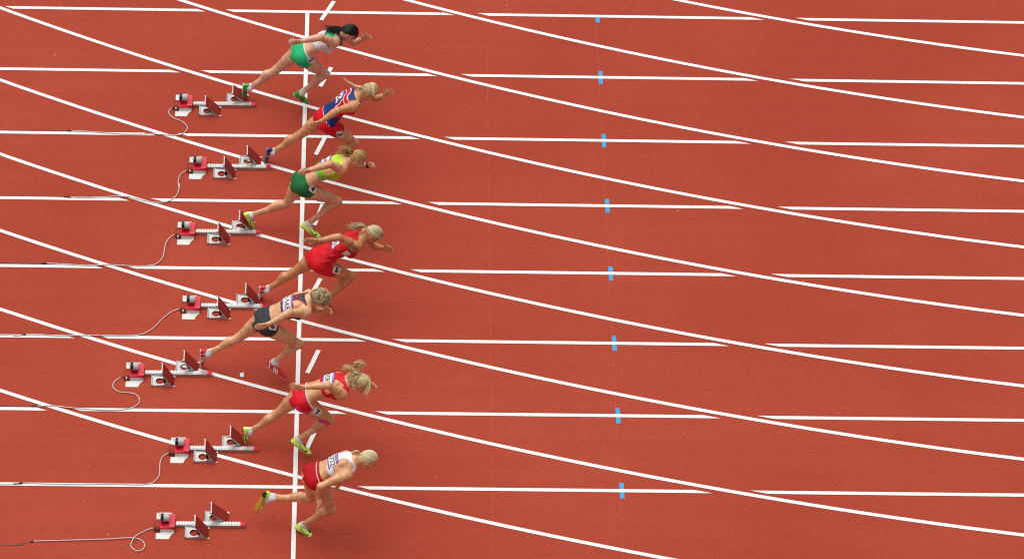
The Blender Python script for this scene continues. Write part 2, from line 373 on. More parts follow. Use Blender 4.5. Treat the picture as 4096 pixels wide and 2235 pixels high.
HAIR_PATHS = {
 1: [[(0.456, -1.86, 1.259), (0.398, -1.85, 1.262), (0.322, -1.84, 1.222), (0.24, -1.83, 1.231)], [(0.446, -1.86, 1.253), (0.408, -1.88, 1.207), (0.419, -1.94, 1.157), (0.439, -1.99, 1.087)], [(0.451, -1.86, 1.259), (0.417, -1.86, 1.252), (0.36, -1.86, 1.202), (0.308, -1.86, 1.188)]],
 2: [[(0.696, -3.06, 1.316), (0.633, -3.05, 1.324), (0.561, -3.04, 1.367), (0.511, -3.03, 1.399), (0.484, -3.02, 1.437)]],
 3: [[(0.591, -4.23, 1.301), (0.549, -4.22, 1.347), (0.512, -4.21, 1.319), (0.512, -4.21, 1.264), (0.559, -4.22, 1.255), (0.577, -4.22, 1.298)], [(0.577, -4.23, 1.295), (0.512, -4.2, 1.317), (0.452, -4.19, 1.27)]],
 4: [[(0.783, -5.55, 1.283), (0.717, -5.53, 1.31), (0.648, -5.52, 1.283), (0.566, -5.5, 1.258)], [(0.779, -5.55, 1.277), (0.726, -5.53, 1.281), (0.666, -5.52, 1.236), (0.614, -5.52, 1.247)]],
 6: [[(0.744, -7.94, 1.218), (0.676, -7.9, 1.266), (0.667, -7.88, 1.316), (0.734, -7.89, 1.327), (0.747, -7.91, 1.265)], [(0.74, -7.94, 1.218), (0.685, -7.94, 1.223), (0.634, -7.91, 1.24), (0.567, -7.9, 1.275), (0.525, -7.89, 1.236)], [(0.744, -7.94, 1.212), (0.677, -7.97, 1.181), (0.636, -8.0, 1.105), (0.67, -8.04, 1.086)], [(0.757, -7.94, 1.212), (0.821, -7.96, 1.139), (0.822, -8.02, 1.08), (0.781, -8.08, 1.027)], [(0.744, -7.94, 1.212), (0.635, -7.94, 1.199), (0.593, -7.96, 1.171), (0.636, -7.99, 1.165)]],
 7: [[(0.744, -9.21, 1.197), (0.69, -9.2, 1.239), (0.645, -9.21, 1.178), (0.646, -9.23, 1.105), (0.683, -9.23, 1.129)], [(0.74, -9.22, 1.201), (0.716, -9.25, 1.173), (0.675, -9.27, 1.145), (0.626, -9.3, 1.116), (0.585, -9.33, 1.105)]],
}
SCRAPS = [(-0.65, -6.72), (-2.077, -9.311), (0.749, -0.914), (2.548, 0.194), (4.568, -3.733), (6.019, -4.971), (-3.158, -0.936)]
DECALS = {
 1: {'num': (0.073, -2.03, 0.889)},
 2: {'num': (0.449, -3.19, 0.679), 'watchL': (0.96, -2.96, 1.114)},
 3: {'num': (0.134, -4.42, 0.876), 'watchL': (0.794, -4.25, 1.111), 'bandR': (0.086, -4.55, 1.281)},
 4: {'num': (0.435, -5.68, 0.724), 'tat1': (0.605, -5.75, 1.182), 'tat2': (0.653, -5.75, 1.133), 'tatw': (0.211, -5.75, 1.24)},
 5: {'num': (-0.285, -6.89, 0.943)},
 6: {'num': (0.244, -8.07, 0.731), 'tape': [(-0.001, -8.07, 0.805), (0.037, -8.07, 0.753), (0.088, -8.07, 0.713), (0.143, -8.07, 0.72)], 'tape2': [(0.088, -8.04, 0.68), (0.151, -8.04, 0.629), (0.227, -8.04, 0.588), (0.282, -8.03, 0.553), (0.337, -8.03, 0.525), (0.388, -8.03, 0.496)], 'bandR': (0.094, -8.24, 1.314)},
 7: {'clips': [(0.823, -9.26, 1.213), (0.843, -9.26, 1.214), (0.786, -9.28, 1.163)]},
}
# ------------------------------------------------------------------ the track and its markings
me = bpy.data.meshes.new('track')
S_ = 300.0
me.from_pydata([(-S_, -S_, 0), (S_, -S_, 0), (S_, S_, 0), (-S_, S_, 0)], [], [(0, 1, 2, 3)])
me.materials.append(MAT['track'])
track = link('track', me); track['kind'] = 'structure'; track['label'] = 'red rubber running track with crossing white lines'

def strip(name, quads, z, m, label=None):
    V = []; F = []
    for q in quads:
        n = len(V); V += [(x, y, z) for x, y in q]; F.append(tuple(range(n, n + len(q))))
    me = bpy.data.meshes.new(name); me.from_pydata(V, [], F); me.materials.append(m)
    o = link(name, me, track)
    if label: o['label'] = label
    return o
HW = 0.0255
for k, segs in LANE_SEGMENTS.items():
    y = -1.22 * k
    for (tl, bl, tr, br) in segs:
        strip('lane_line', [[(bl, y - HW), (br, y - HW), (tr, y + HW), (tl, y + HW)]], .0045, MAT['line'])
for k in (-1, 8):                                            # the next lane lines, just outside the picture
    strip('lane_line', [[(-14, -1.22 * k - HW), (22, -1.22 * k - HW), (22, -1.22 * k + HW), (-14, -1.22 * k + HW)]], .0045, MAT['line'])
XC, YC, R0 = 15.3641, 35.9016, 37.0970
for i in range(-1, 9):
    R = R0 + 1.22 * i
    a0, a1 = math.radians(-90), math.radians(-138)
    n = 120
    qs = []
    for j in range(n):
        t0 = a0 + (a1 - a0) * j / n; t1 = a0 + (a1 - a0) * (j + 1) / n
        P = lambda t, r: (XC + r * math.cos(t), YC + r * math.sin(t))
        qs.append([P(t1, R - HW), P(t1, R + HW), P(t0, R + HW), P(t0, R - HW)])
    strip('bend_line', qs, .0045, MAT['line'])
strip('start_line', [[(-HW, -9.9), (HW, -9.9), (HW, -HW), (-HW, -HW)]], .0075, MAT['line'])
for (a, b) in DASHES:
    A, B = np.array(a), np.array(b)
    d = (B - A) / np.linalg.norm(B - A); nrm = np.array([-d[1], d[0]]) * .026
    strip('slanted_dash', [[tuple(A - nrm), tuple(B - nrm), tuple(B + nrm), tuple(A + nrm)][::-1]], .0075, MAT['line'])
for k in range(0, 8):
    y = -1.22 * k; x = 3.7097
    y1 = y + .125 if k else y - .02
    strip('blue_mark', [[(x - .025, y - .125), (x + .025, y - .125), (x + .025, y1), (x - .025, y1)]], .002, MAT['blue'])
for (xa, xb, nm) in ((2.29, 2.235, 'seam'), (3.688, 3.685, 'seam')):
    for k in range(8):
        for (f0, f1) in ((.06, .42), (.52, .93)):
            y0, y1 = -1.22 * (k + f0), -1.22 * (k + f1)
            X = lambda y: xa + (xb - xa) * (-y / 9.0)
            strip('chalk_line', [[(X(y1) - .0022, y1), (X(y1) + .0022, y1), (X(y0) + .0022, y0), (X(y0) - .0022, y0)]], .0012, MAT['chalk'])

# ------------------------------------------------------------------ starting blocks
def child(name, mb, m, parent, label=None, smooth=False, bevel=0.0):
    o = link(name, mb.mesh(name, m, smooth, bevel), parent)
    if label: o['label'] = label
    return o
def rounded(poly, r=.012, n=4):
    out = []
    k = len(poly)
    for i in range(k):
        p = np.array(poly[i]); a = np.array(poly[i - 1]); b = np.array(poly[(i + 1) % k])
        u = (a - p) / np.linalg.norm(a - p); v = (b - p) / np.linalg.norm(b - p)
        for t in np.linspace(0, 1, n):
            q = (1 - t) ** 2 * (p + u * r) + 2 * t * (1 - t) * p + t * t * (p + v * r)
            out.append(tuple(q))
    return out

def make_pedal(parent, x, y, W, D, H):
    """x, y: front foot of the pedal on the near side, local to the block"""
    m = MB()
    for yy in (y, y + W - .006):                                              # side frames
        m.prism_y([(x - .258, .0), (x - .002, .0), (x - .012, .012), (x - .085, .076), (x - .118, .034), (x - .258, .024)], yy, yy + .006)
        m.prism_y([(x - .010, .001), (x - D - .004, H - .003), (x - D - .012, H - .010), (x - .048, .006)], yy + .0005, yy + .0055)
    # floor plate with its oval hole
    n = 40; X0, X1, Y0, Y1 = x - .252, x - .085, y + .007, y + W - .007
    cx, cy = x - .165, y + W * .47
    outer, inner = [], []
    for i in range(n):
        t = 2 * math.pi * i / n
        dx, dy = math.cos(t), math.sin(t)
        s = min(((X1 - cx) if dx > 0 else (X0 - cx)) / dx if abs(dx) > 1e-6 else 9, ((Y1 - cy) if dy > 0 else (Y0 - cy)) / dy if abs(dy) > 1e-6 else 9)
        zz = lambda px: .018 + .010 * min(1, abs(px - (x - .16)) / .09) ** 2
        outer.append((cx + dx * s, cy + dy * s, zz(cx + dx * s)))
        inner.append((cx + .048 * dx, cy + .050 * dy, zz(cx + .048 * dx)))
    m.add(outer + inner, [(i, (i + 1) % n, (i + 1) % n + n, i + n) for i in range(n)])
    m.add([(a, b, c - .005) for a, b, c in outer + inner], [(i + n, (i + 1) % n + n, (i + 1) % n, i) for i in range(n)])
    m.tube([(x - .258, y - .002, .028), (x - .258, y + W + .002, .028)], .009, 8)   # rolled rear edge
    m.prism_y([(x - .262, 0), (x - .254, 0), (x - .254, .034), (x - .262, .034)], y, y + W)
    ped = child('pedal', m, MAT['alu'], parent)
    p = MB()                                                                     # the inclined pad the foot pushes on
    a = np.array([x - .006, .003]); b = np.array([x - D + .003, H - .004]); d = (b - a) / np.linalg.norm(b - a); nr = np.array([d[1], -d[0]]) * -1
    nr = np.array([abs(d[1]), abs(d[0])])
    q = [tuple(a), tuple(a + nr * .006), tuple(b + nr * .006), tuple(b)]
    p.prism_y(q, y + .001, y + W - .001)
    child('pad', p, MAT['pad'], ped)
    l = MB()
    l.box(x - D - .006, x - D + .004, y - .001, y + W + .001, H - .008, H)
    l.box(x - D - .018, x - D - .0055, y - .001, y + .007, H - .011, H)
    l.box(x - D - .018, x - D - .0055, y + W - .007, y + W + .001, H - .011, H)
    child('top_lip', l, MAT['alu'], ped)
    for (y0, y1, z1) in ((y + W - .018, y + W + .003, .024), (y - .003, y + .014, .018)):
        h = MB(); h.prism_y([(x - .018, .004), (x + .012, .004), (x + .006, z1 * .6), (x - .018, z1)], y0, y1)
        child('foot_clip', h, MAT['white_plate'], ped)
    s = MB()                                                                     # dark support with its ratchet teeth
    s.prism_y([(x - D + .008, H - .045), (x - D + .024, H - .050), (x - .092, .045), (x - .122, .030)], y + .035, y + W - .008)
    for i in range(4):
        s.box(x - .104 + i * .008, x - .099 + i * .008, y + .010, y + .028, .034 + i * .011, .046 + i * .011)
    child('support', s, MAT['black'], ped)
    r = MB()
    for (dx, dz) in ((-.095, .042), (-.095, .022), (-.062, .022)):
        r.box(x + dx - .004, x + dx + .004, y - .003, y, dz - .004, dz + .004)
    child('bolts', r, MAT['alu'], ped)['kind'] = 'stuff'
    return ped

OM_V, OM_F = text_mesh('\u03a9 OMEGA', .0125)
def make_block(k, R, near, far, label):
    B = empty('starting_block', (0, 0, 0), label, 'starting block', 'starting blocks standing in the lanes')
    m = MB()                                                                     # toothed rail
    m.box(-.775, -.001, .004, .058, .0, .035)
    m.box(-.775, -.050, .020, .042, .035, .0425)
    for i in range(22):
        x = -.762 + i * .0325
        m.prism_z([(x - .004, .042), (x + .020, .042), (x + .016, .063), (x, .063)], .0352, .0415)
        m.prism_z([(x - .004, .020), (x + .020, .020), (x + .017, .0), (x - .001, .0)][::-1], .0352, .0415)
        m.prism_y([(x + .016, .0405), (x + .030, .0405), (x + .026, .020), (x + .020, .020)], -.0005, .0035)
    rail = child('rail', m, MAT['alu'], B)
    om = bpy.data.meshes.new('lettering')
    om.from_pydata([(v[0] - .029, .0030, v[1] + .016) for v in OM_V], [], [tuple(int(a) for a in f) for f in OM_F]); om.materials.append(MAT['ink'])
    link('lettering', om, rail)
    st = MB(); st.prism_y([(-.738, .041), (-.728, .041), (-.730, .018), (-.736, .018)], -.0015, -.0008)
    child('sticker', st, MAT['orange'], rail)
    c = MB()
    c.prism_y([(-.052, .0355), (-.052, .046), (-.034, .046), (.001, .037), (.001, .0355)], .001, .061)
    child('end_cap', c, MAT['red_plastic'], B)
    make_pedal(B, near[0], -.176, .170, near[1], near[2])
    fd_ = math.sqrt(.257 ** 2 - far[1] ** 2)
    make_pedal(B, far[0] + fd_, .066, .168, fd_, far[1])
    # speaker unit behind the rail
    pl = MB()
    pl.prism_z(rounded([(-.992, -.186), (-.846, -.186), (-.834, -.150), (-.822, -.122), (-.806, -.102), (-.790, -.088), (-.788, -.072), (-.944, -.072), (-.944, -.092), (-.992, -.092)], .006), .0, .006)
    pl.prism_z(rounded([(-.996, .228), (-.996, .124), (-.950, .124), (-.950, .132), (-.80, .132), (-.815, .180), (-.832, .228)], .010), .0, .006)
    pl.box(-.944, -.789, -.071, .131, .006, .056)
    plate = child('base_plate', pl, MAT['white_plate'], B, bevel=.002)
    bo = MB()
    bo.box(-.792, -.784, -.020, .085, .0, .050)
    child('rail_socket', bo, MAT['white_plate'], B)
    h = MB()
    h.box(-.946, -.787, -.073, .133, .0565, .064)
    h.box(-.853, -.787, -.073, .133, .064, .082)
    h.box(-.787, -.781, -.066, .126, .012, .080)
    h.box(-.946, -.786, -.0745, -.0725, .042, .0565)
    hou = child('speaker_housing', h, MAT['red_plastic'], B, bevel=.002)
    sc = MB()
    for (sx, sy) in ((-.84, -.06), (-.80, -.06), (-.93, -.06), (-.80, .12)):
        sc.box(sx - .003, sx + .003, sy - .003, sy + .003, .082 if sx > -.853 else .064, .0845 if sx > -.853 else .0665)
    child('screws', sc, MAT['alu'], hou)['kind'] = 'stuff'
    s = MB()
    zc, yc, r = .124, .034, .046
    s.tube([(-.938, yc, zc), (-.936, yc, zc), (-.856, yc, zc), (-.851, yc, zc), (-.846, yc, zc)], [r * .90, r * .96, r * .98, r * 1.05, r * 1.05], 36)
    spk = child('loudspeaker', s, MAT['grey_plastic'], B, smooth=False)
    b = MB(); b.tube([(-.937, yc, zc), (-.908, yc, zc)], r * 1.03, 36)
    child('band', b, MAT['black'], spk)
    cpp = MB(); cpp.tube([(-.946, yc, zc), (-.939, yc, zc)], [r * .80, r * .92], 28)
    child('rear_cap', cpp, MAT['grey_plastic'], spk)
    br = MB(); br.box(-.925, -.905, yc - .052, yc + .03, .064, .078); br.box(-.922, -.908, yc - .052, yc - .046, .064, .125)
    child('bracket', br, MAT['red_plastic'], spk)
    w = MB()
    ph = random.uniform(0, 1)
    w.tube(spline([(-.948, .02, .06), (-.985, .03, .07), (-1.012, .0, .06), (-1.0, -.035, .045), (-.965, -.045, .04), (-.947, -.043, .045)], 18), .0028, 5)
    w.tube(spline([(-.935, .06, .12), (-.965, .09, .16), (-.975, .12, .12), (-.955, .13, .03)], 10), .0025, 5)
    child('wire', w, MAT['black'], B)
    g = MB()
    g.tube([(-1.02, -.066, .026), (-1.005, -.066, .027), (-.946, -.062, .030)], [.006, .0125, .0125], 10)
    plg = child('plug', g, MAT['black'], B)
    if k < 7:
        t = MB(); t.tube([(-.992, -.066, .0285), (-.978, -.065, .029)], .0132, 10)
        child('plug_label', t, MAT['white_plate'], plg)
    B.location = (R[0], R[1], 0.0)
    return B
BLOCKS = {2: ((-.615, -1.905), (-.430, 0.185, 0.19), (-0.282, 0.176), 'starting block behind the runner in white top and bright green briefs'),
          3: ((-.399, -3.085), (-.430, 0.132, 0.224), (-0.286, 0.197), 'starting block just behind the runner in blue vest and red shorts'),
          4: ((-.499, -4.284), (-.366, 0.133, 0.216), (-0.247, 0.195), 'starting block behind the runner in lime crop top and dark green shorts'),
          5: ((-.389, -5.594), (-.430, 0.143, 0.216), (-0.247, 0.208), 'starting block behind the runner in red vest and red shorts with number 5'),
          6: ((-1.000, -6.753), (-.431, 0.134, 0.221), (-0.321, 0.198), 'starting block behind the runner in charcoal top and briefs'),
          7: ((-.432, -7.990), (-.464, 0.133, 0.214), (-0.315, 0.196), 'starting block behind the runner with pink tape on her thigh'),
          8: ((-.548, -9.195), (-.403, 0.15, 0.208), (-0.378, 0.173), 'starting block with no runner near its pedals, behind the runner in dark red shorts')}
for k, (R, near, far, lab) in BLOCKS.items():
    make_block(k, R, near, far, lab)

CLAB = {2: 'white cable snaking from the block behind the runner in bright green briefs', 3: 'white cable from the block behind the runner in navy vest',
        4: 'white cable from the block behind the lime-topped runner', 5: 'white cable from the block behind the runner in red vest',
        6: 'white cable bending in a tight S behind the runner in red crop top', 7: 'white cable lying along an unbroken white lane line',
        8: 'white cable with a full round loop lying in the open lane'}
for k, (main, thin) in CABLES.items():
    R = BLOCKS[k][0]
    E_ = empty('cable', (main[0][0], main[0][1], 0), CLAB[k], 'cable', 'cables of the starting blocks')
    P = [(R[0] - 1.02, R[1] - .066, .026)] + [(x, y, .0125) for x, y in main]
    C = spline(P, 260)
    if k == 8:                                                                   # the loop crosses over itself
        dd = np.linalg.norm(C[:, None, :2] - C[None, :, :2], axis=2)
        ii, jj = np.where((dd < .02) & (np.abs(np.arange(260)[:, None] - np.arange(260)[None, :]) > 25))
        if len(ii):
            c0 = int(np.median(ii[ii < jj]))
            C[:, 2] += .017 * np.exp(-((np.arange(260) - c0) / 7.0) ** 2)
    n0 = 12
    m = MB(); m.tube(C[:n0 + 1], .0035, 6); child('lead', m, MAT['black'], E_, smooth=True)
    # spiral-wrapped sleeve
    seg = C[n0:]
    V, F = tube_np(seg, 0.0054 + .0005 * np.sin(np.arange(len(seg)) * 2.1), 8)
    link('sleeve', np_mesh('sleeve', V, F, MAT['cable_white']), E_)
    e = np.array([main[-1][0], main[-1][1], .012]); t0 = np.array([thin[0][0], thin[0][1], .007])
    m = MB(); m.tube([e, t0], .0095, 8); child('joint', m, MAT['black'], E_)
    m = MB(); m.tube(spline([(x, y, .007) for x, y in thin], 60), .0030, 6); child('thin_wire', m, MAT['cable_thin'], E_, smooth=True)

# small litter on the track
m = MB()
x, y = SCRAPS[0]
m.prism_z([(-.022, -.028), (.018, -.034), (.026, .020), (.004, .016), (-.004, .034), (-.024, .030)], .003, .010)
m.prism_z([(.004, .014), (.026, .020), (.022, .036), (.0, .032)], .010, .016)
me = m.mesh('paper_scrap', MAT['paper'])
o = link('paper_scrap', me); o.location = (x, y, 0)
o['label'] = 'small torn white paper scrap between the lower lanes'; o['category'] = 'paper scrap'
random.seed(4)
m = MB()
for i in range(150):
    if i < len(SCRAPS) - 1: x, y = SCRAPS[i + 1]; s = .007
    else: x, y = random.uniform(-4.5, 8), random.uniform(-9.8, .6); s = random.choice((.002, .002, .003, .004))
    a = random.uniform(0, 6.28)
    m.prism_z([(x + s * math.cos(a + t) * random.uniform(.6, 1.2), y + s * math.sin(a + t) * random.uniform(.6, 1.2)) for t in (0, 1.3, 2.5, 3.9, 5.1)], .001, .004)
o = link('grit', m.mesh('grit', MAT['paper'])); o['kind'] = 'stuff'; o['label'] = 'scattered white grit on the track'; o['category'] = 'grit'
# ------------------------------------------------------------------ signed-distance body builder
f32 = np.float32
def nrm(v): v = np.asarray(v, float); return v / (np.linalg.norm(v) + 1e-12)
def orth(v, n): n = nrm(n); v = np.asarray(v, float); return nrm(v - n * (v @ n))
def table(ts, vs, n=256, smooth=9):
    x = np.linspace(0, 1, n); y = np.interp(x, ts, vs)
    if smooth:
        k = np.hanning(2 * smooth + 3)[1:-1]; k /= k.sum()
        y = np.convolve(np.pad(y, smooth, mode='edge'), k, 'valid')
    return y.astype(f32)

class Grid:
    def __init__(s, lo, hi, h):
        s.h = h; s.lo = np.asarray(lo, float)
        s.n = np.ceil((np.asarray(hi) - s.lo) / h).astype(int) + 1
        s.f = np.full(s.n, 0.2, f32)
    def box(s, lo, hi):
        a = np.maximum(0, np.floor((np.asarray(lo) - s.lo) / s.h).astype(int))
        b = np.minimum(s.n, np.ceil((np.asarray(hi) - s.lo) / s.h).astype(int) + 1)
        sl = tuple(slice(x, max(x, y)) for x, y in zip(a, b))
        ax = [(s.lo[i] + s.h * np.arange(a[i], max(a[i], b[i]))).astype(f32) for i in range(3)]
        return sl, ax[0][:, None, None], ax[1][None, :, None], ax[2][None, None, :]
    def union(s, sl, d, k):
        f = s.f[sl]
        if f.size == 0: return
        if k > 0:
            hh = np.clip(.5 + .5 * (f - d) / k, 0, 1)
            s.f[sl] = f + (d - f) * hh - k * hh * (1 - hh)
        else: s.f[sl] = np.minimum(f, d)
    def limb(s, a, b, ts, rs, k=.02, off=None, dirv=None, flat=None, fdir=None):
        a = np.asarray(a, float); b = np.asarray(b, float)
        rt = table(ts, rs); ot = table(ts, off) if off is not None else None
        pad = max(rs) + k + .02 + (max(map(abs, off)) if off is not None else 0)
        sl, X, Y, Z = s.box(np.minimum(a, b) - pad, np.maximum(a, b) + pad)
        ab = b - a; L2 = ab @ ab
        X = X - f32(a[0]); Y = Y - f32(a[1]); Z = Z - f32(a[2])
        t = np.clip((X * f32(ab[0]) + Y * f32(ab[1]) + Z * f32(ab[2])) / f32(L2), 0, 1)
        ti = (t * 255).astype(np.int16)
        ox, oy, oz = [t * f32(c) for c in ab]
        if ot is not None:
            o = ot[ti]; ox = ox + o * f32(dirv[0]); oy = oy + o * f32(dirv[1]); oz = oz + o * f32(dirv[2])
        dx, dy, dz = X - ox, Y - oy, Z - oz
        if flat is not None:                     # squash along fdir
            q = dx * f32(fdir[0]) + dy * f32(fdir[1]) + dz * f32(fdir[2])
            d2 = dx * dx + dy * dy + dz * dz + q * q * f32(1 / flat ** 2 - 1)
        else: d2 = dx * dx + dy * dy + dz * dz
        s.union(sl, np.sqrt(d2) - rt[ti], k)
    def ell(s, c, axes, r, k=.02, cut=False):
        c = np.asarray(c, float); r = np.asarray(r, float); pad = r.max() + k + .015
        sl, X, Y, Z = s.box(c - pad, c + pad)
        X = X - f32(c[0]); Y = Y - f32(c[1]); Z = Z - f32(c[2])
        k0 = 0; k1 = 0
        for ax, rr in zip(axes, r):
            p = X * f32(ax[0]) + Y * f32(ax[1]) + Z * f32(ax[2])
            k0 = k0 + (p / f32(rr)) ** 2; k1 = k1 + (p / f32(rr * rr)) ** 2
        k0 = np.sqrt(k0); k1 = np.sqrt(k1) + 1e-6
        d = k0 * (k0 - 1) / k1
        if cut:
            f = s.f[sl]; s.f[sl] = np.maximum(f, -d)
        else: s.union(sl, d, k)
    def sample(s, P):
        q = (P - s.lo) / s.h
        q = np.clip(q, 0, np.array(s.n) - 1.001)
        i = q.astype(int); w = q - i; v = 0
        for a in (0, 1):
            for b in (0, 1):
                for c in (0, 1):
                    ww = (w[:, 0] if a else 1 - w[:, 0]) * (w[:, 1] if b else 1 - w[:, 1]) * (w[:, 2] if c else 1 - w[:, 2])
                    v = v + ww * s.f[i[:, 0] + a, i[:, 1] + b, i[:, 2] + c]
        return v
    def march(s, P, d, maxd=.6, eps=.0008):
        P = np.array(P, float); d = np.broadcast_to(nrm(d), P.shape); t = np.zeros(len(P)); hit = np.zeros(len(P), bool)
        for _ in range(70):
            v = s.sample(P + d * t[:, None]); hit |= v < eps
            t = np.where(hit, t, t + np.clip(v * .8, .0006, .04))
            if (hit | (t > maxd)).all(): break
        return P + d * t[:, None], hit
    def coords(s, sl):
        return [ (s.lo[i] + s.h * np.arange(sl[i].start, sl[i].stop)).astype(f32) for i in range(3)]

CORN = np.array([(i, j, k) for i in (0, 1) for j in (0, 1) for k in (0, 1)])
EDG = [(a, b) for a in range(8) for b in range(a + 1, 8) if np.abs(CORN[a] - CORN[b]).sum() == 1]
def surface_nets(f, lo, h, relax=2):
    s = f < 0
    cnt = np.zeros([n - 1 for n in f.shape], np.uint8)
    for (i, j, k) in CORN:
        cnt += s[i:f.shape[0] - 1 + i, j:f.shape[1] - 1 + j, k:f.shape[2] - 1 + k]
    act = (cnt > 0) & (cnt < 8)
    ci = np.argwhere(act)
    idx = np.full(act.shape, -1, np.int32); idx[act] = np.arange(len(ci))
    val = np.stack([f[ci[:, 0] + c[0], ci[:, 1] + c[1], ci[:, 2] + c[2]] for c in CORN], 1)
    pos = np.zeros((len(ci), 3)); num = np.zeros(len(ci))
    for a, b in EDG:
        va, vb = val[:, a], val[:, b]
        x = (va < 0) != (vb < 0)
        t = np.where(x, va / np.where(x, va - vb, 1), 0)
        p = CORN[a][None] + (CORN[b] - CORN[a])[None] * t[:, None]
        pos += p * x[:, None]; num += x
    pos /= num[:, None]
    V = (ci + pos) * h + lo
    Q = []
    for ax in range(3):
        u, v = (ax + 1) % 3, (ax + 2) % 3
        a = [slice(None)] * 3; b = [slice(None)] * 3
        a[ax] = slice(0, -1); b[ax] = slice(1, None)
        ch = s[tuple(a)] != s[tuple(b)]
        e = np.argwhere(ch)
        e = e[(e[:, u] > 0) & (e[:, v] > 0) & (e[:, u] < f.shape[u] - 1) & (e[:, v] < f.shape[v] - 1)]
        ins = s[e[:, 0], e[:, 1], e[:, 2]]
        def cell(du, dv):
            c = e.copy(); c[:, u] += du; c[:, v] += dv
            return idx[c[:, 0], c[:, 1], c[:, 2]]
        q = np.stack([cell(-1, -1), cell(0, -1), cell(0, 0), cell(-1, 0)], 1)
        q[~ins] = q[~ins][:, ::-1]
        Q.append(q)
    Q = np.concatenate(Q); Q = Q[(Q >= 0).all(1)]
    for _ in range(relax):
        acc = np.zeros_like(V); deg = np.zeros(len(V))
        for i in range(4):
            a, b = Q[:, i], Q[:, (i + 1) % 4]
            for (p, q) in ((a, b), (b, a)):
                deg += np.bincount(p, minlength=len(V))
                for c in range(3): acc[:, c] += np.bincount(p, weights=V[q, c], minlength=len(V))
        V = V * .45 + (acc / np.maximum(deg, 1)[:, None]) * .55
    return V, Q
def in_poly(u, v, poly):
    r = np.zeros(len(u), bool)
    n = len(poly)
    for i in range(n):
        x0, y0 = poly[i]; x1, y1 = poly[(i + 1) % n]
        c = ((y0 > v) != (y1 > v)) & (u < (x1 - x0) * (v - y0) / (y1 - y0 + 1e-12) + x0)
        r ^= c
    return r

# ------------------------------------------------------------------ runner materials
def skin(name, rgb):
    m = mat(name, rgb, .36, spec=.6, var=.05, scale=18, rgb2=(rgb[0] * .93, rgb[1] * .83, rgb[2] * .76), bump=.06, bscale=140)
    return m
def hair_material(name, dark, light, rough=.38):
    m = bpy.data.materials.new(name); m.use_nodes = True
    nt = m.node_tree; b = nt.nodes['Principled BSDF']
    b.inputs['Roughness'].default_value = rough; b.inputs['Specular IOR Level'].default_value = .4
    at = nt.nodes.new('ShaderNodeAttribute'); at.attribute_name = 'tone'
    tc = nt.nodes.new('ShaderNodeTexCoord')
    n = nt.nodes.new('ShaderNodeTexNoise'); n.inputs['Scale'].default_value = 90; n.inputs['Detail'].default_value = 3
    nt.links.new(tc.outputs['Object'], n.inputs['Vector'])
    ad = nt.nodes.new('ShaderNodeMath'); ad.operation = 'MULTIPLY_ADD'; ad.inputs[1].default_value = .45
    sb = nt.nodes.new('ShaderNodeMath'); sb.operation = 'SUBTRACT'; sb.inputs[1].default_value = .12
    nt.links.new(n.outputs[0], ad.inputs[0]); nt.links.new(at.outputs['Fac'], ad.inputs[2])
    nt.links.new(ad.outputs[0], sb.inputs[0])
    mx = nt.nodes.new('ShaderNodeMix'); mx.data_type = 'RGBA'; mx.clamp_factor = True
    mx.inputs[6].default_value = alb(dark); mx.inputs[7].default_value = alb(light)
    nt.links.new(sb.outputs[0], mx.inputs[0]); nt.links.new(mx.outputs[2], b.inputs['Base Color'])
    return m
def cloth(name, rgb, rough=.62): return mat(name, rgb, rough, spec=.25, var=.05, scale=14, bump=.30, bscale=22)
MAT['eye'] = mat('eye', (60, 50, 45), .2, spec=.5)
MAT['lips'] = mat('lips', (178, 98, 88), .5)
MAT['sock'] = mat('white_sock', (238, 238, 242), .85, var=.04, scale=40, bump=.3, bscale=150)
MAT['tape'] = mat('white_strapping', (232, 226, 212), .8, var=.06, scale=40)
MAT['sticker'] = mat('number_sticker', (232, 230, 226), .5, var=.03)
MAT['pink_tape'] = mat('pink_sports_tape', (235, 70, 150), .7, var=.04)
MAT['tattoo'] = mat('tattoo_ink', (104, 88, 72), .55, rgb2=(190, 134, 94), scale=75)
MAT['tattoo_red'] = mat('red_tattoo', (146, 66, 52), .55, rgb2=(184, 118, 84), scale=75)
MAT['gold'] = mat('gold_spike_plate', (200, 140, 50), .3, .5, var=.15, scale=60)
SHOE = {
 'green': dict(upper=(72, 176, 62), lining=(28, 60, 40), sole=(225, 228, 222), mark=(18, 28, 20), kind='stripes', lace=(80, 180, 66), plate=(60, 150, 60)),
 'purple': dict(upper=(66, 42, 112), lining=(225, 222, 228), sole=(165, 163, 166), mark=(214, 190, 40), kind='cross', lace=(70, 60, 110), plate=(130, 128, 132)),
 'neon': dict(upper=(234, 275, 138), lining=(26, 30, 22), sole=(38, 42, 26), mark=(16, 18, 16), kind='tick', lace=(18, 20, 18), plate=(190, 180, 60)),
 'neon_gold': dict(upper=(234, 275, 138), lining=(26, 30, 22), sole=(40, 44, 26), mark=(16, 18, 16), kind='tick', lace=(18, 20, 18), plate=(224, 158, 58)),
 'red': dict(upper=(216, 20, 30), lining=(226, 224, 228), sole=(226, 224, 226), mark=(240, 238, 238), kind='stripes', lace=(214, 22, 34), plate=(222, 220, 222)),
}
SHOE_M = {k: [mat(k + '_shoe_' + p, v[p], .38 if p in ('upper', 'mark') else .5, spec=.5, var=.02, scale=30, metal=.4 if (k, p) == ('neon_gold', 'plate') else 0) for p in ('upper', 'sole', 'lining', 'mark', 'lace', 'plate')] for k, v in SHOE.items()}
for k_ in ('neon', 'neon_gold'):                     # fluorescent yellow uppers
    for n_ in SHOE_M[k_][0].node_tree.nodes:
        if n_.type == 'MIX': n_.inputs[6].default_value = (.72, .97, .17, 1); n_.inputs[7].default_value = (.66, .94, .14, 1)
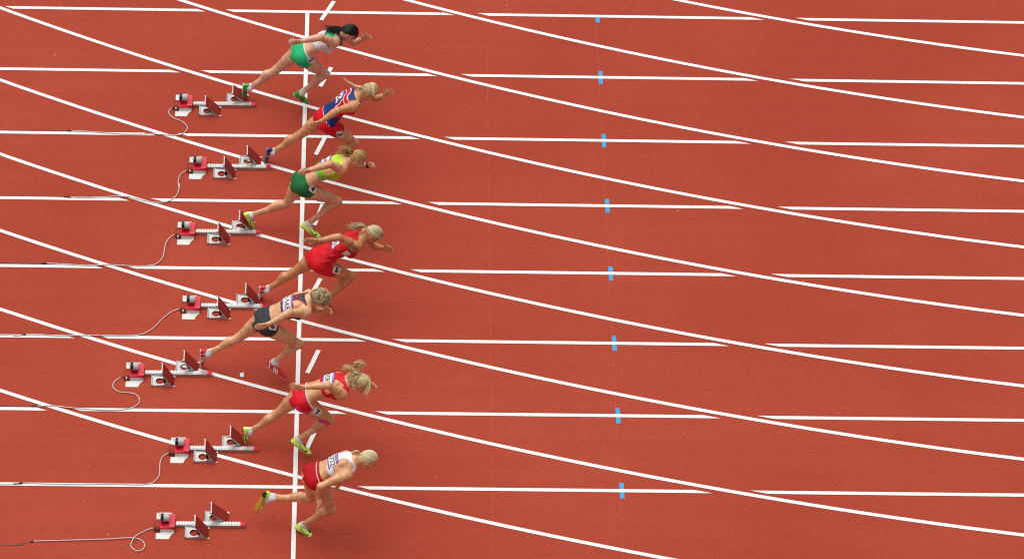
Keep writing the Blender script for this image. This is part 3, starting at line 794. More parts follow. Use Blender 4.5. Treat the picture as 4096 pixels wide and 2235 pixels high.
TICK = [(.078, .050), (.105, .034), (.135, .023), (.170, .016), (.195, .017), (.207, .024), (.206, .036), (.196, .043), (.192, .034), (.182, .029), (.160, .029), (.130, .035), (.100, .046)]

def shoe_frame(J, side):
    H, T, A, K = J['heel' + side], J['toe' + side], J['ank' + side], J['knee' + side]
    fd = nrm(T - H); fu = nrm(orth(A - H, fd) * .6 + orth(K - A, fd) * .4); fl = np.cross(fu, fd)
    if 'up' + side in J: fu = orth(J['up' + side], fd); fl = np.cross(fu, fd)
    return H + fd * ((A - H) @ fd - .060) + fu * ((A - H) @ fu - .096), fd, fu, fl
def make_shoe(parent, J, side, style, tick_shift=0.0):
    O, fd, fu, fl = shoe_frame(J, side)
    L = .286
    h = .0042
    us, vs_, ls = [np.arange(a, b, h) for a, b in ((-.02, L + .02), (-.02, .125), (-.066, .066))]
    U, Vv, W = np.meshgrid(us, vs_, ls, indexing='ij')
    x = np.clip(U / L, 0, 1)
    top = np.interp(x, [0, .06, .14, .24, .34, .46, .60, .74, .88, 1], [.078, .096, .098, .094, .088, .074, .059, .048, .040, .024])
    wid = np.interp(x, [0, .05, .15, .30, .45, .60, .74, .88, .96, 1], [.018, .029, .036, .037, .039, .045, .047, .041, .028, .014])
    lc = .006 * np.sin(np.pi * np.clip(x, 0, 1)) * (1 if side == 'L' else -1)
    cv = top * .42; hv = top * .58
    q = np.sqrt(((W - lc) / wid) ** 2 + ((Vv - cv) / hv) ** 2)
    d = (q - 1) * np.minimum(wid, hv)
    ax = np.maximum(-U, U - L)
    d = np.where(ax > 0, np.sqrt(np.maximum(d, 0) ** 2 + ax ** 2) - .001, d)
    d = np.maximum(d, -Vv)
    toe_spring = np.where(x > .72, (x - .72) ** 2 * .14, 0)
    d = np.maximum(d, -(Vv - toe_spring))
    # collar mouth: sloped cut, lower at the ankle bone
    rim = .086 + .011 * np.cos(np.clip((U - .0) / .108, 0, 1) * 2 * np.pi)
    d = np.maximum(d, np.where(U < .113, Vv - rim, -1))
    V, Q = surface_nets(d.astype(f32), np.array([us[0], vs_[0], ls[0]]), h, 1)
    C = V[Q].mean(1); u, v, w = C.T
    ts = np.where(u / L > .72, (u / L - .72) ** 2 * .14, 0)
    N = np.cross(V[Q[:, 1]] - V[Q[:, 0]], V[Q[:, 2]] - V[Q[:, 0]]); N /= np.linalg.norm(N, axis=1, keepdims=True) + 1e-9
    mi = np.zeros(len(C), int)
    st = SHOE[style]
    mi[(v < .010 + ts)] = 1
    mi[(N[:, 1] < -.7) & (v < .012 + ts)] = 5
    if style == 'neon_gold': mi[(N[:, 1] < -.7) & (v < .012) & (u < .070)] = 1
    tp = np.interp(u / L, [0, .06, .14, .24, .34, .46, .60, .74], [.078, .096, .098, .094, .088, .074, .059, .048])
    rimc = .086 + .011 * np.cos(np.clip(u / .108, 0, 1) * 2 * np.pi)
    mi[(u < .120) & (v > rimc - .007)] = 2
    mi[(u > .106) & (u < .182) & (np.abs(w) < .016) & (N[:, 1] > .5)] = 4
    sidef = np.abs(w) > .012
    if st['kind'] == 'stripes':
        uu = u + (v - .03) * .45
        for c in (.104, .127, .150):
            mi[sidef & (np.abs(uu - c) < .0066) & (v > .013) & (v < .060) & (mi != 4)] = 3
        if style == 'red': mi[(np.abs(u + v * .55 - .055) < .006) & (v > .010) & sidef] = 3
    elif st['kind'] == 'tick':
        for sg in (1, -1):
            sel = (w * sg > .008)
            mi[sel & in_poly((u - tick_shift) * .95, v * .88, TICK) & (mi != 4)] = 3
    else:
        mi[sidef & (np.abs(u - .115 - (v - .03) * .9) < .006) & (v > .012) & (v < .058)] = 3
        mi[sidef & (np.abs(u - .115 + (v - .03) * .9) < .006) & (v > .012) & (v < .058)] = 3
    Wd = O + V[:, :1] * fd + V[:, 1:2] * fu + V[:, 2:] * fl
    sh = link('shoe', np_mesh('shoe', Wd, Q, SHOE_M[style], mi), parent)
    m = MB()
    for (a, b) in ((.165, .022), (.165, -.022), (.195, .025), (.195, -.025), (.222, .018), (.222, -.018), (.245, .004), (.185, 0)):
        p = O + fd * a + fl * b + fu * ((a / L - .72) ** 2 * .14 if a / L > .72 else 0)
        m.tube([p + fu * .003, p - fu * .009], [.0042, .0015], 5)
    link('spikes', m.mesh('spikes', SHOE_M[style][5]), sh)['kind'] = 'stuff'
    if st['kind'] == 'tick' or style == 'red':
        m = MB()
        for i in range(4):
            a = .114 + .018 * i
            tt = float(np.interp(a / L, [.34, .46, .60, .74], [.088, .074, .059, .048]))
            pts = [O + fd * (a + .004) + fl * s_ + fu * (tt + .0015 - (s_ / .034) ** 2 * tt * .42) for s_ in (-.021, -.012, 0, .012, .021)]
            m.tube(pts, .0026, 5)
        p0 = O + fd * .108 + fu * .091
        for s_ in (1, -1):
            m.tube(spline([p0, p0 + fl * .018 * s_ + fu * .010, p0 + fl * .030 * s_ - fd * .004, p0 + fl * .014 * s_ + fu * .002], 8), .0024, 5)
        link('laces', m.mesh('laces', SHOE_M[style][4], True), sh)['kind'] = 'stuff'
    return sh, O, fd, fu, fl
VIEW = np.array([0.036, 0.738, -0.674])
SEE_R = np.array([1.0, -.018, .034]); SEE_U = np.array([-.013, .674, .738])

def biggest(F):
    """the largest connected piece of a face list"""
    par = {}
    def find(a):
        while par.setdefault(a, a) != a: a = par[a]
        return a
    for f in F:
        r = find(int(f[0]))
        for v in f[1:]: par[find(int(v))] = r
    lab = np.array([find(int(f[0])) for f in F])
    u, c = np.unique(lab, return_counts=True)
    return F[lab == u[c.argmax()]]

def build_runner(n, C, J, hairp, dec):
    J = {k: np.array(v) for k, v in J.items()}
    rng = np.random.default_rng(100 + n)
    base = ((J['ankR'] + J['ankL']) / 2); root_loc = (float(J['pel'][0]), float(J['pel'][1]), 0.0)
    root = empty('person', root_loc, C['label'], 'person', 'sprinters leaving the starting blocks')
    pts = np.array([v for k, v in J.items() if k != 'face'])
    h = .0056
    G = Grid(pts.min(0) - .16, pts.max(0) + .17, h)
    GT = Grid(pts.min(0) - .16, pts.max(0) + .17, h)      # trunk only, for the upper garment
    pel, neck = J['pel'], J['neck']
    A = neck - pel; La = np.linalg.norm(A); U = A / La
    lh = orth(J['hipL'] - J['hipR'], U); ls = orth(J['shL'] - J['shR'], U)
    def trunk(P):                                         # s along the spine, lateral (left +), sagittal (front +)
        q = P - pel; s = q @ U / La
        w = np.clip(s, 0, 1)[:, None]
        Lt = lh * (1 - w) + ls * w; Lt /= np.linalg.norm(Lt, axis=1, keepdims=True)
        F = np.cross(Lt, U)
        return s, (q * Lt).sum(1), (q * F).sum(1) + .028 * 4 * np.clip(s, 0, 1) * (1 - np.clip(s, 0, 1))
    Fm = np.cross(nrm(lh + ls), U)
    Fh = np.cross(lh, U); Fs = np.cross(ls, U)
    # ---- torso loft
    ST = np.array([-.26, -.16, -.04, .08, .20, .34, .48, .62, .76, .88, .97, 1.06])
    bw = C.get('bulk', 1.0)
    WD = np.array([.060, .120,   .152, .154, .140, .126, .128, .140, .152, .146, .105, .060]) * bw
    DP = np.array([.060, .090, .106, .103, .091, .083, .087, .099, .106, .096, .074, .052]) * bw
    c = (pel + neck) / 2; R_ = La * .75
    sl, X, Y, Z = G.box(np.minimum(pel, neck) - .24, np.maximum(pel, neck) + .24)
    shp = np.broadcast_shapes(X.shape, Y.shape, Z.shape)
    P = np.stack([np.broadcast_to(a, shp).ravel() for a in (X, Y, Z)], 1)
    s, lat, sag = trunk(P)
    st = (ST - ST[0]) / (ST[-1] - ST[0]); tt = np.clip((s - ST[0]) / (ST[-1] - ST[0]), 0, 1)
    wt, dt = table(st, WD, smooth=14), table(st, DP, smooth=14)
    ti = (tt * 255).astype(int)
    w_, d_ = wt[ti], dt[ti]
    q = (np.abs(lat / w_) ** 2.3 + np.abs(sag / d_) ** 2.3) ** (1 / 2.3)
    dd = (q - 1) * np.minimum(w_, d_)
    axd = np.maximum((ST[0] - s), (s - ST[-1])) * La
    dd = np.where(axd > 0, np.sqrt(np.maximum(dd, 0) ** 2 + axd ** 2), dd)
    # spine furrow
    dd = dd + .010 * np.exp(-(lat / .018) ** 2) * np.clip(-sag / .06, 0, 1) * np.clip((s - .12) * 5, 0, 1) * np.clip((.95 - s) * 5, 0, 1)
    G.union(sl, dd.reshape(shp).astype(f32), 0)
    GT.union(sl, dd.reshape(shp).astype(f32), 0)
    # ---- glutes, thighs
    for sd_, sg in (('R', -1), ('L', 1)):
        hip, kn, an = J['hip' + sd_], J['knee' + sd_], J['ank' + sd_]
        for g_ in (G, GT): g_.ell(hip - Fh * .030 + lh * sg * -.004 + U * -.005, (Fh, lh, U), (.091 * bw, .082 * bw, .100 * bw), .035)
        td = nrm(kn - hip); front = orth(np.cross(lh, nrm(hip - kn)), td)
        sdir = nrm(an - kn); bend = orth(-sdir, td) if abs(sdir @ td) < .995 else front
        fr = nrm(front + bend * .5)
        Lt = C.get('thigh', 1.0)
        G.limb(hip + td * -.01, kn, [0, .10, .3, .55, .8, .92, 1], [.088 * bw, .096 * bw * Lt, .094 * bw * Lt, .078 * Lt, .060, .055, .053], .035, [0, .004, .010, .010, .004, 0, 0], fr)
        G.limb(hip + td * .10 - fr * .028, hip + (kn - hip) * .72 - fr * .022, [0, .5, 1], [.050, .060, .032], .022)       # hamstring
        G.limb(hip + td * .16 + fr * .026 + lh * sg * .018, kn + fr * .012 + lh * sg * .012 - td * .05, [0, .6, 1], [.046, .056, .032], .022)   # quad
    core = G.f.copy()
    # ---- lower legs and feet
    for sd_, sg in (('R', -1), ('L', 1)):
        hip, kn, an = J['hip' + sd_], J['knee' + sd_], J['ank' + sd_]
        td = nrm(kn - hip); sdv = nrm(an - kn)
        back = orth(-(td * .0) + orth(hip - kn, sdv), sdv) if abs(td @ sdv) < .97 else orth(-Fm, sdv)
        G.limb(kn, an, [0, .08, .25, .45, .7, .9, 1], [.053, .051, .049, .044, .034, .030, .032], .022)
        G.limb(kn + sdv * .03 + back * .018, kn + (an - kn) * .62 + back * .004, [0, .25, .5, .8, 1], [.038, .055, .051, .035, .022], .014, [0, .013, .015, .007, 0], back)
        G.ell(kn - back * .014, (back, sdv, np.cross(back, sdv)), (.042, .046, .044), .025)
        sd2 = nrm(np.cross(sdv, back))
        for q_ in (1, -1): G.ell(an + sd2 * .022 * q_, np.eye(3), (.014, .014, .016), .016)
        O_, f_d, f_u, f_l = shoe_frame(J, sd_)
        G.limb(kn + (an - kn) * .6 + back * .018, O_ + f_d * .028 + f_u * .070, [0, 1], [.016, .014], .02)
        G.limb(an, O_ + f_d * .165 + f_u * .030, [0, 1], [.028, .018], .02)
        G.limb(an, O_ + f_d * .045 + f_u * .045, [0, 1], [.027, .024], .02)
    # ---- shoulders, bust, neck
    for sd_, sg in (('R', -1), ('L', 1)):
        sh, el = J['sh' + sd_], J['el' + sd_]
        nb = neck + U * .01
        for g_ in (G, GT): g_.limb(nb - Fs * .006, sh + (nb - sh) * .12, [0, .5, 1], [.052, .050, .050], .045)
        for g_ in (G, GT): g_.limb(sh - U * .02 + (nb - sh) * .18, pel + U * La * .56 + ls * sg * .088 - Fs * .02, [0, .4, 1], [.052, .062, .050], .04)     # latissimus
        for g_ in (G, GT): g_.limb(sh + (nb - sh) * .25 + Fs * .02, pel + U * La * .72 + ls * sg * .05 + Fs * .070, [0, 1], [.040, .045], .035)              # pectoral
        for g_ in (G, GT): g_.ell(pel + U * La * .705 + ls * sg * .066 + Fs * .082, (Fs, ls, U), (.048, .058, .056), .03)
        for g_ in (G, GT): g_.ell(pel + U * La * .80 + ls * sg * .085 - Fs * .070, (Fs, ls, U), (.034, .052, .070), .018)                                    # shoulder blade
    tors = GT.f
    hd = J['head']; F = nrm(J['face'] - hd); Hc = orth(hd - neck, F); Hl = np.cross(Hc, F)
    ax = (F, Hl, Hc)
    G.limb(neck - U * .03, hd - F * .030 - Hc * .035, [0, .5, 1], [.060, .053, .055], .035)
    G.ell(hd, ax, (.090, .070, .099), .0)
    G.ell(hd + F * .036 - Hc * .058, ax, (.054, .052, .056), .03)
    G.ell(hd + F * .062 - Hc * .098, ax, (.022, .026, .018), .025)
    G.limb(hd + F * .088 + Hc * .012, hd + F * .108 - Hc * .026, [0, 1], [.008, .012], .012)
    for q_ in (1, -1):
        G.ell(hd + Hl * .076 * q_ - F * .008 - Hc * .016, (nrm(F + Hl * q_ * .35), nrm(Hl * q_ - F * .35), Hc), (.020, .008, .031), .006)
        G.ell(hd + Hl * .043 * q_ + F * .060 - Hc * .030, ax, (.024, .022, .022), .02)
        G.ell(hd + Hl * .030 * q_ + F * .094 + Hc * .006, ax, (.010, .016, .010), 0, cut=True)
    G.ell(hd + F * .096 - Hc * .052, ax, (.006, .024, .010), .008)
    # ---- arms and hands
    for sd_, sg in (('R', -1), ('L', 1)):
        sh, el, wr, tip = J['sh' + sd_], J['el' + sd_], J['wr' + sd_], J['tip' + sd_]
        ad_ = nrm(el - sh); fdv = nrm(wr - el)
        bd = orth(fdv, ad_) if abs(ad_ @ fdv) < .98 else orth(Fs, ad_)
        G.limb(sh, el, [0, .15, .4, .7, .9, 1], [.056, .056, .051, .044, .039, .040], .03)
        G.ell(sh + ad_ * .03 + ls * sg * .012, (ad_, bd, np.cross(ad_, bd)), (.078, .064, .064), .018)
        G.limb(sh + ad_ * .09 + bd * .014, el - ad_ * .05 + bd * .010, [0, .5, 1], [.028, .044, .024], .014)
        G.limb(sh + ad_ * .06 - bd * .018, el - ad_ * .06 - bd * .012, [0, .4, 1], [.030, .046, .024], .014)
        G.limb(el, wr, [0, .2, .45, .8, 1], [.041, .047, .041, .030, .027], .022)
        f = nrm(tip - wr)
        pn = orth(np.array(C.get('palm' + sd_, (0, 1.0, 0) if sd_ == 'R' else (0.0, -1.0, .25)), float), f)
        th = np.cross(f, pn) * (1 if sd_ == 'R' else -1)
        curl = C.get('curl' + sd_, .35); spread = C.get('spread' + sd_, .10)
        for i in range(4):
            o_ = (.030, .010, -.010, -.029)[i]
            kb = wr + f * (.088, .092, .088, .080)[i] + th * o_
            G.limb(wr + f * .012 + th * o_ * .5, kb, [0, 1], [.017, .0125], .014)
            Lf = (.073, .081, .076, .060)[i]
            d_ = nrm(f + th * spread * (1.5, .5, -.5, -1.5)[i]); p = kb
            ang = 0
            for j, (fr_, r0, r1) in enumerate(((.45, .0098, .0090), (.30, .0090, .0084), (.25, .0084, .0070))):
                ang += curl * (.8, 1.1, .8)[j] * (1 + .12 * (i - 1.5) * .5)
                dv = nrm(d_ * math.cos(ang) + pn * math.sin(ang))
                q_ = p + dv * Lf * fr_
                G.limb(p, q_, [0, 1], [r0, r1], .004 if j else .008)
                p = q_
        G.ell(wr + f * .045 + th * .020 + pn * .008, (f, th, pn), (.034, .020, .014), .012)
        t0 = wr + f * .028 + th * .022; to = C.get('thumb' + sd_, .75)
        t1 = t0 + nrm(f * .7 + th * to + pn * .25) * .042
        t2 = t1 + nrm(f * .9 + th * to * .6 + pn * (.2 + curl * .5)) * .030
        t3 = t2 + nrm(f * 1.0 + th * to * .3 + pn * (.2 + curl)) * .026
        G.limb(t0, t1, [0, 1], [.015, .011], .012); G.limb(t1, t2, [0, 1], [.011, .0098], .004); G.limb(t2, t3, [0, 1], [.0098, .0078], .004)
    V, Q = surface_nets(G.f, G.lo, h, 2)
    link('body', np_mesh('body', V, Q, C['skin']), root)
    dec_f = G.f.copy()

    # ---- garments: shells a few millimetres outside the body, cut by their hems
    lo = np.minimum(pel, neck) - .32; hi = np.maximum(pel, neck) + .30
    sl, X, Y, Z = G.box(lo, hi)
    shp = np.broadcast_shapes(X.shape, Y.shape, Z.shape)
    P = np.stack([np.broadcast_to(a, shp).ravel() for a in (X, Y, Z)], 1)
    glo = np.array([X.ravel()[0], Y.ravel()[0], Z.ravel()[0]], float)
    s, lat, sag = trunk(P)
    fc = core[sl].ravel(); ft = tors[sl].ravel()
    def hem(P, s, lat):
        hr = []
        for sd_, sg in (('R', -1), ('L', 1)):
            hip = J['hip' + sd_]; td = nrm(J['knee' + sd_] - hip)
            cut = nrm(td + lh * sg * C.get('hem_tilt', -.15) + U * C.get('hem_up', -.32))
            hr.append((P - hip) @ cut - C['hem'])
        wgt = lat
        return np.where(wgt < 0, hr[0], hr[1])
    off = C.get('short_off', .0045)
    wl = C['waist'] + C.get('waist_tilt', 0) * sag
    d = np.maximum(np.maximum(fc - off, (s - wl) * La), hem(P, s, lat))
    Vb, Qb = surface_nets(d.reshape(shp).astype(f32), glo, h, 2)
    cen = Vb[Qb].mean(1); cs, cl, cg = trunk(cen)
    mi = C['short_mat'](cs, cl, cg, hem(cen, cs, cl), cs - (C['waist'] + C.get('waist_tilt', 0) * cg)) if 'short_mat' in C else np.zeros(len(Qb), int)
    link(C.get('short_name', 'briefs'), np_mesh('briefs', Vb, Qb, C['short_mats'], mi), root)
    dec_f[sl] = np.minimum(dec_f[sl], d.reshape(shp))

    toff = C.get('top_off', .0045)
    def holes(P, s, lat, sag):
        """positive inside the arm and neck openings"""
        o = np.full(len(P), -1.0)
        for sd_, sg in (('R', -1), ('L', 1)):
            sh = J['sh' + sd_] + ls * sg * C.get('arm_out', .035) + U * C.get('arm_up', .010)
            o = np.maximum(o, C.get('arm_r', .090) - np.linalg.norm(P - sh, axis=1))
            if C.get('racer'):
                q = np.sqrt(((s - C.get('rs', .80)) * La / .115) ** 2 + ((lat * sg - C.get('rl', .135)) / C.get('rw', .085)) ** 2)
                o = np.maximum(o, np.where(sag < C.get('rg', -.015), (1 - q) * .08, -1))
        nk = neck + Fs * C.get('nk_f', .05) + U * C.get('nk_u', .035)
        o = np.maximum(o, C.get('nk_r', .088) - np.linalg.norm(P - nk, axis=1))
        return o
    ho = holes(P, s, lat, sag)
    sb = C['top_lo'] + C.get('top_tilt', 0) * sag
    fold = 0
    if toff > .006:
        fold = .004 * np.sin(P @ np.array([31., 17., 44.]) + 2.2 * np.sin(P @ np.array([-23., 29., 18.]))) * np.clip((.75 - s) * 4, 0, 1)
    d2 = np.maximum(np.maximum(ft - toff - fold, (sb - s) * La), ho)
    d2 = np.maximum(d2, (s - 1.03) * La)
    Vt, Qt = surface_nets(d2.reshape(shp).astype(f32), glo, h, 2)
    cen = Vt[Qt].mean(1); cs, cl, cg = trunk(cen)
    mi = C['top_mat'](cs, cl, cg, holes(cen, cs, cl, cg), cs - (C['top_lo'] + C.get('top_tilt', 0) * cg)) if 'top_mat' in C else np.zeros(len(Qt), int)
    link(C.get('top_name', 'crop_top'), np_mesh('top', Vt, Qt, C['top_mats'], mi), root)
    dec_f[sl] = np.minimum(dec_f[sl], d2.reshape(shp))
    G.f = dec_f

    # ---- race number on the back
    bs, bl, bt, bw_, bh = C['bib'][0], C['bib'][1], C['bib'][2], *C.get('bib_size', (.102, .080))
    def back_pt(u, v):
        ct, sn = math.cos(bt), math.sin(bt)
        uu = u * ct - v * sn; vv = u * sn + v * ct
        St = pel + U * (bs * La) - ls * bl - Fs * .30
        Pq = St + np.outer(uu, -ls) + np.outer(vv, U)
        return G.march(Pq, Fs, .5)
    nu, nv = 21, 17
    uu, vv = np.meshgrid(np.linspace(-bw_, bw_, nu), np.linspace(-bh, bh, nv), indexing='ij')
    Pb, hit = back_pt(uu.ravel(), vv.ravel())
    lift = .004 + .003 * np.sin(uu.ravel() * 40 + n) * np.abs(vv.ravel() / bh)
    Pb = Pb - Fs * lift[:, None]
    i, j = np.meshgrid(np.arange(nu - 1), np.arange(nv - 1), indexing='ij')
    a = (i * nv + j).ravel(); Fq = np.stack([a, a + nv, a + nv + 1, a + 1], 1)
    ok = hit[Fq].all(1)
    vm = vv.ravel()[Fq].mean(1)
    mi = np.where(vm > bh - .034, 1, np.where(vm < -bh + .020, 1, 0))
    bib = link('race_number', np_mesh('race_number', Pb, Fq[ok], [MAT['paper'], MAT['purple']], mi[ok]), root)
    bib['label'] = C['bib_label']
    def on_back(txt, size, u0, v0, m, name, sp=1.0):
        Vx, Fx = text_mesh(txt, size, sp)
        P_, hit_ = back_pt(Vx[:, 0] + u0, Vx[:, 1] + v0)
        lf = .0062 + .003 * np.sin((Vx[:, 0] + u0) * 40 + n) * np.abs((Vx[:, 1] + v0) / bh)
        P_ = P_ - Fs * lf[:, None]; dz = P_ @ Fs
        Fx = Fx[hit_[Fx].all(1) & (np.ptp(dz[Fx], axis=1) < .03)]
        if len(Fx): link(name, np_mesh(name, P_, Fx, m, smooth=False), bib)['kind'] = 'stuff'
    on_back(C['bib_text'], C.get('bib_font', .096), C.get('bib_u', 0.0), -.010, MAT['ink'], 'digits', 1.05)
    on_back('London 2012', .030, -.01, bh - .017, MAT['paper'], 'print')

    # ---- decals seen from the side: projected on the skin or cloth
    def patch(center, ang, hw, hh_, m, name, parent=root, rad=.014, lift=.003, nn=12):
        ct, sn = math.cos(ang), math.sin(ang)
        ex = SEE_R * ct + SEE_U * sn; ey = -SEE_R * sn + SEE_U * ct
        uu, vv = np.meshgrid(np.linspace(-1, 1, nn), np.linspace(-1, 1, nn), indexing='ij')
        x = uu.ravel() * hw; y = vv.ravel() * hh_
        cx = np.clip(x, -hw + rad, hw - rad); cy = np.clip(y, -hh_ + rad, hh_ - rad)
        dx, dy = x - cx, y - cy; r = np.sqrt(dx * dx + dy * dy); k = np.where(r > rad, rad / np.maximum(r, 1e-9), 1)
        x = cx + dx * k; y = cy + dy * k
        Pq = np.asarray(center) - VIEW * .35 + np.outer(x, ex) + np.outer(y, ey)
        P_, hit_ = G.march(Pq, VIEW, .7)
        P_ = P_ - VIEW * lift
        i, j = np.meshgrid(np.arange(nn - 1), np.arange(nn - 1), indexing='ij'); a = (i * nn + j).ravel()
        Fq = np.stack([a, a + nn, a + nn + 1, a + 1], 1)
        dep = P_ @ VIEW; good = hit_[Fq].all(1) & (np.ptp(dep[Fq], axis=1) < .05)
        good &= np.abs(dep[Fq].mean(1) - np.median(dep[Fq])) < .08
        if not good.any(): return None, None
        Fq = biggest(Fq[good]); good = np.ones(len(Fq), bool)
        o = link(name, np_mesh(name, P_, Fq[good], m), parent)
        return o, (ex, ey)
    if 'num' in dec:
        nm, ang, sz = C['num']
        o, e = patch(dec['num'], ang, sz, sz, MAT['sticker'], 'lane_number')
        if o:
            Vx, Fx = text_mesh(nm, sz * 1.9, 1.0, .0028)
            Pq = np.asarray(dec['num']) - VIEW * .35 + np.outer(Vx[:, 0] * 1.1, e[0]) + np.outer(Vx[:, 1], e[1])
            P_, hit_ = G.march(Pq, VIEW, .7)
            P_ = P_ - VIEW * .0055; dz = P_ @ VIEW
            Fx = Fx[hit_[Fx].all(1) & (np.ptp(dz[Fx], axis=1) < .025)]
            if len(Fx): Fx = Fx[np.abs(dz[Fx].mean(1) - np.median(dz[Fx])) < .07]
            if len(Fx): link('digits', np_mesh('digits', P_, Fx, MAT['ink'], smooth=False), o)
    if 'tape' in dec:
        for key, wd in (('tape', [.030, .030, .034, .020]), ('tape2', [.018, .013, .012, .014, .022, .022])):
            pp = np.array(dec[key]); n_ = 24
            c_ = spline(pp, n_); wv = np.interp(np.linspace(0, 1, n_), np.linspace(0, 1, len(wd)), wd)
            tg = np.gradient(c_, axis=0); pv = np.cross(tg, VIEW); pv /= np.linalg.norm(pv, axis=1, keepdims=True)
            rows = []
            ok = []
            for q_ in np.linspace(-1, 1, 7):
                P_, hit_ = G.march(c_ + pv * (wv * q_)[:, None] - VIEW * .35, VIEW, .7)
                rows.append(P_ - VIEW * .003); ok.append(hit_)
            P_ = np.stack(rows, 1).reshape(-1, 3); hit_ = np.stack(ok, 1).ravel()
            i, j = np.meshgrid(np.arange(n_ - 1), np.arange(6), indexing='ij'); a = (i * 7 + j).ravel()
            Fq = np.stack([a, a + 7, a + 8, a + 1], 1)
            dep = P_ @ VIEW; good = hit_[Fq].all(1) & (np.ptp(dep[Fq], axis=1) < .09)
            if good.any(): link('sports_tape', np_mesh('sports_tape', P_, biggest(Fq[good]), MAT['pink_tape']), root)
    if 'tat1' in dec:
        patch(dec['tat1'], .9, .034, .022, MAT['tattoo'], 'tattoo', rad=.012, lift=.0016)
        patch(dec['tat2'], -.6, .034, .027, MAT['tattoo_red'], 'tattoo', rad=.020, lift=.0016)
        patch(dec['tatw'], 1.5, .018, .012, MAT['tattoo'], 'tattoo', rad=.006, lift=.0016)
    def ring(sd_, frac, r, tube, m, name, wide=1):
        el, wr = J['el' + sd_], J['wr' + sd_]
        c_ = el + (wr - el) * frac; ax_ = nrm(wr - el)
        u_ = orth(np.array([.3, .5, .8]), ax_); v_ = np.cross(ax_, u_)
        mb = MB()
        for w in range(wide):
            th_ = np.linspace(0, 2 * np.pi, 25)
            mb.tube([c_ + ax_ * (w * tube * 1.5) + (u_ * math.cos(t) + v_ * math.sin(t)) * r for t in th_], tube, 6)
        return link(name, mb.mesh(name, m, True), root)
    for (sd_, frac, r, tb, m, name, wide) in C.get('rings', []):
        ring(sd_, frac, r, tb, m, name, wide)

    # ---- shoes and socks
    for sd_ in 'RL':
        make_shoe(root, J, sd_, C['shoe'], C.get('tick_shift', {}).get(sd_, 0.0))
        an, kn = J['ank' + sd_], J['knee' + sd_]; up = nrm(kn - an)
        sh_, tl = C.get('sock' + sd_, (.112, 'sock'))
        sl2, X, Y, Z = G.box(an - .13, an + .16)
        shp2 = np.broadcast_shapes(X.shape, Y.shape, Z.shape)
        P2 = np.stack([np.broadcast_to(a, shp2).ravel() for a in (X, Y, Z)], 1)
        O_, f_d, f_u, f_l = shoe_frame(J, sd_)
        vv_ = (P2 - O_) @ f_u; uu_ = (P2 - O_) @ f_d
        rad_ = np.linalg.norm(P2 - an, axis=1)
        fb = G.f[sl2].ravel()
        ds = np.maximum(np.maximum(fb - .0045, np.maximum(vv_ - sh_, (P2 - an) @ up - (sh_ - .062))), np.maximum(np.maximum(.045 - vv_, uu_ - .125), rad_ - .14))
        Vs, Qs = surface_nets(ds.reshape(shp2).astype(f32), np.array([X.ravel()[0], Y.ravel()[0], Z.ravel()[0]], float), h, 1)
        if len(Qs): link('sock', np_mesh('sock', Vs, Qs, MAT[tl]), root)

    # ---- eyes, lips
    for q_ in (1, -1):
        e = bpy.data.meshes.new('eye'); bm = bmesh.new(); bmesh.ops.create_uvsphere(bm, u_segments=10, v_segments=8, radius=.0105); bm.to_mesh(e); bm.free(); e.materials.append(MAT['eye'])
        o = link('eye', e); o.location = hd + Hl * .030 * q_ + F * .079 + Hc * .006
        o.parent = root; o.matrix_parent_inverse = root.matrix_world.inverted()
    mb = MB(); mb.tube([hd + F * .0985 - Hc * .052 + Hl * t - F * abs(t) * .25 for t in (-.022, -.011, 0, .011, .022)], [.002, .0045, .005, .0045, .002], 6)
    link('lips', mb.mesh('lips', MAT['lips'], True), root)

    # ---- hair
    hm = C['hair']; er = np.array([.090, .070, .099])
    def skull(dv, lift):
        dv = dv / np.linalg.norm(dv, axis=-1, keepdims=True)
        r = 1 / np.sqrt(((dv / er) ** 2).sum(-1, keepdims=True))
        q = dv * (r + lift)
        return hd + q[..., :1] * F + q[..., 1:2] * Hl + q[..., 2:] * Hc
    hl = C.get('hairline', -.06)
    def keep(dv):
        dv = dv / np.linalg.norm(dv, axis=1, keepdims=True)
        fn, un = dv[:, 0], dv[:, 2]
        return (fn - .85 * un < hl) & (un > -.80)
    # under-layer cap
    us_ = 28; vs2 = 20
    th_, ph_ = np.meshgrid(np.linspace(0, 2 * np.pi, us_ * 2, endpoint=False), np.linspace(.02, np.pi - .02, vs2), indexing='ij')
    dv = np.stack([np.sin(ph_) * np.cos(th_), np.sin(ph_) * np.sin(th_), np.cos(ph_)], -1).reshape(-1, 3)
    Pc = skull(dv, .007 + .003 * rng.random((len(dv), 1)))
    i, j = np.meshgrid(np.arange(us_ * 2), np.arange(vs2 - 1), indexing='ij'); i2 = (i + 1) % (us_ * 2)
    Fq = np.stack([(i * vs2 + j).ravel(), (i2 * vs2 + j).ravel(), (i2 * vs2 + j + 1).ravel(), (i * vs2 + j + 1).ravel()], 1)[:, ::-1]
    kp = keep(dv); Fq = Fq[kp[Fq].all(1)]
    hair = link('hair', np_mesh('hair', Pc, Fq, hm, tone=np.full(len(Pc), .15)), root)
    lines, tones = [], []
    style = C['hair_style']
    anc = np.array([-.8, .05, .55])
    if hairp:
        q_ = np.array(hairp[0][0]) - hd; anc = np.array([q_ @ F, q_ @ Hl, q_ @ Hc])
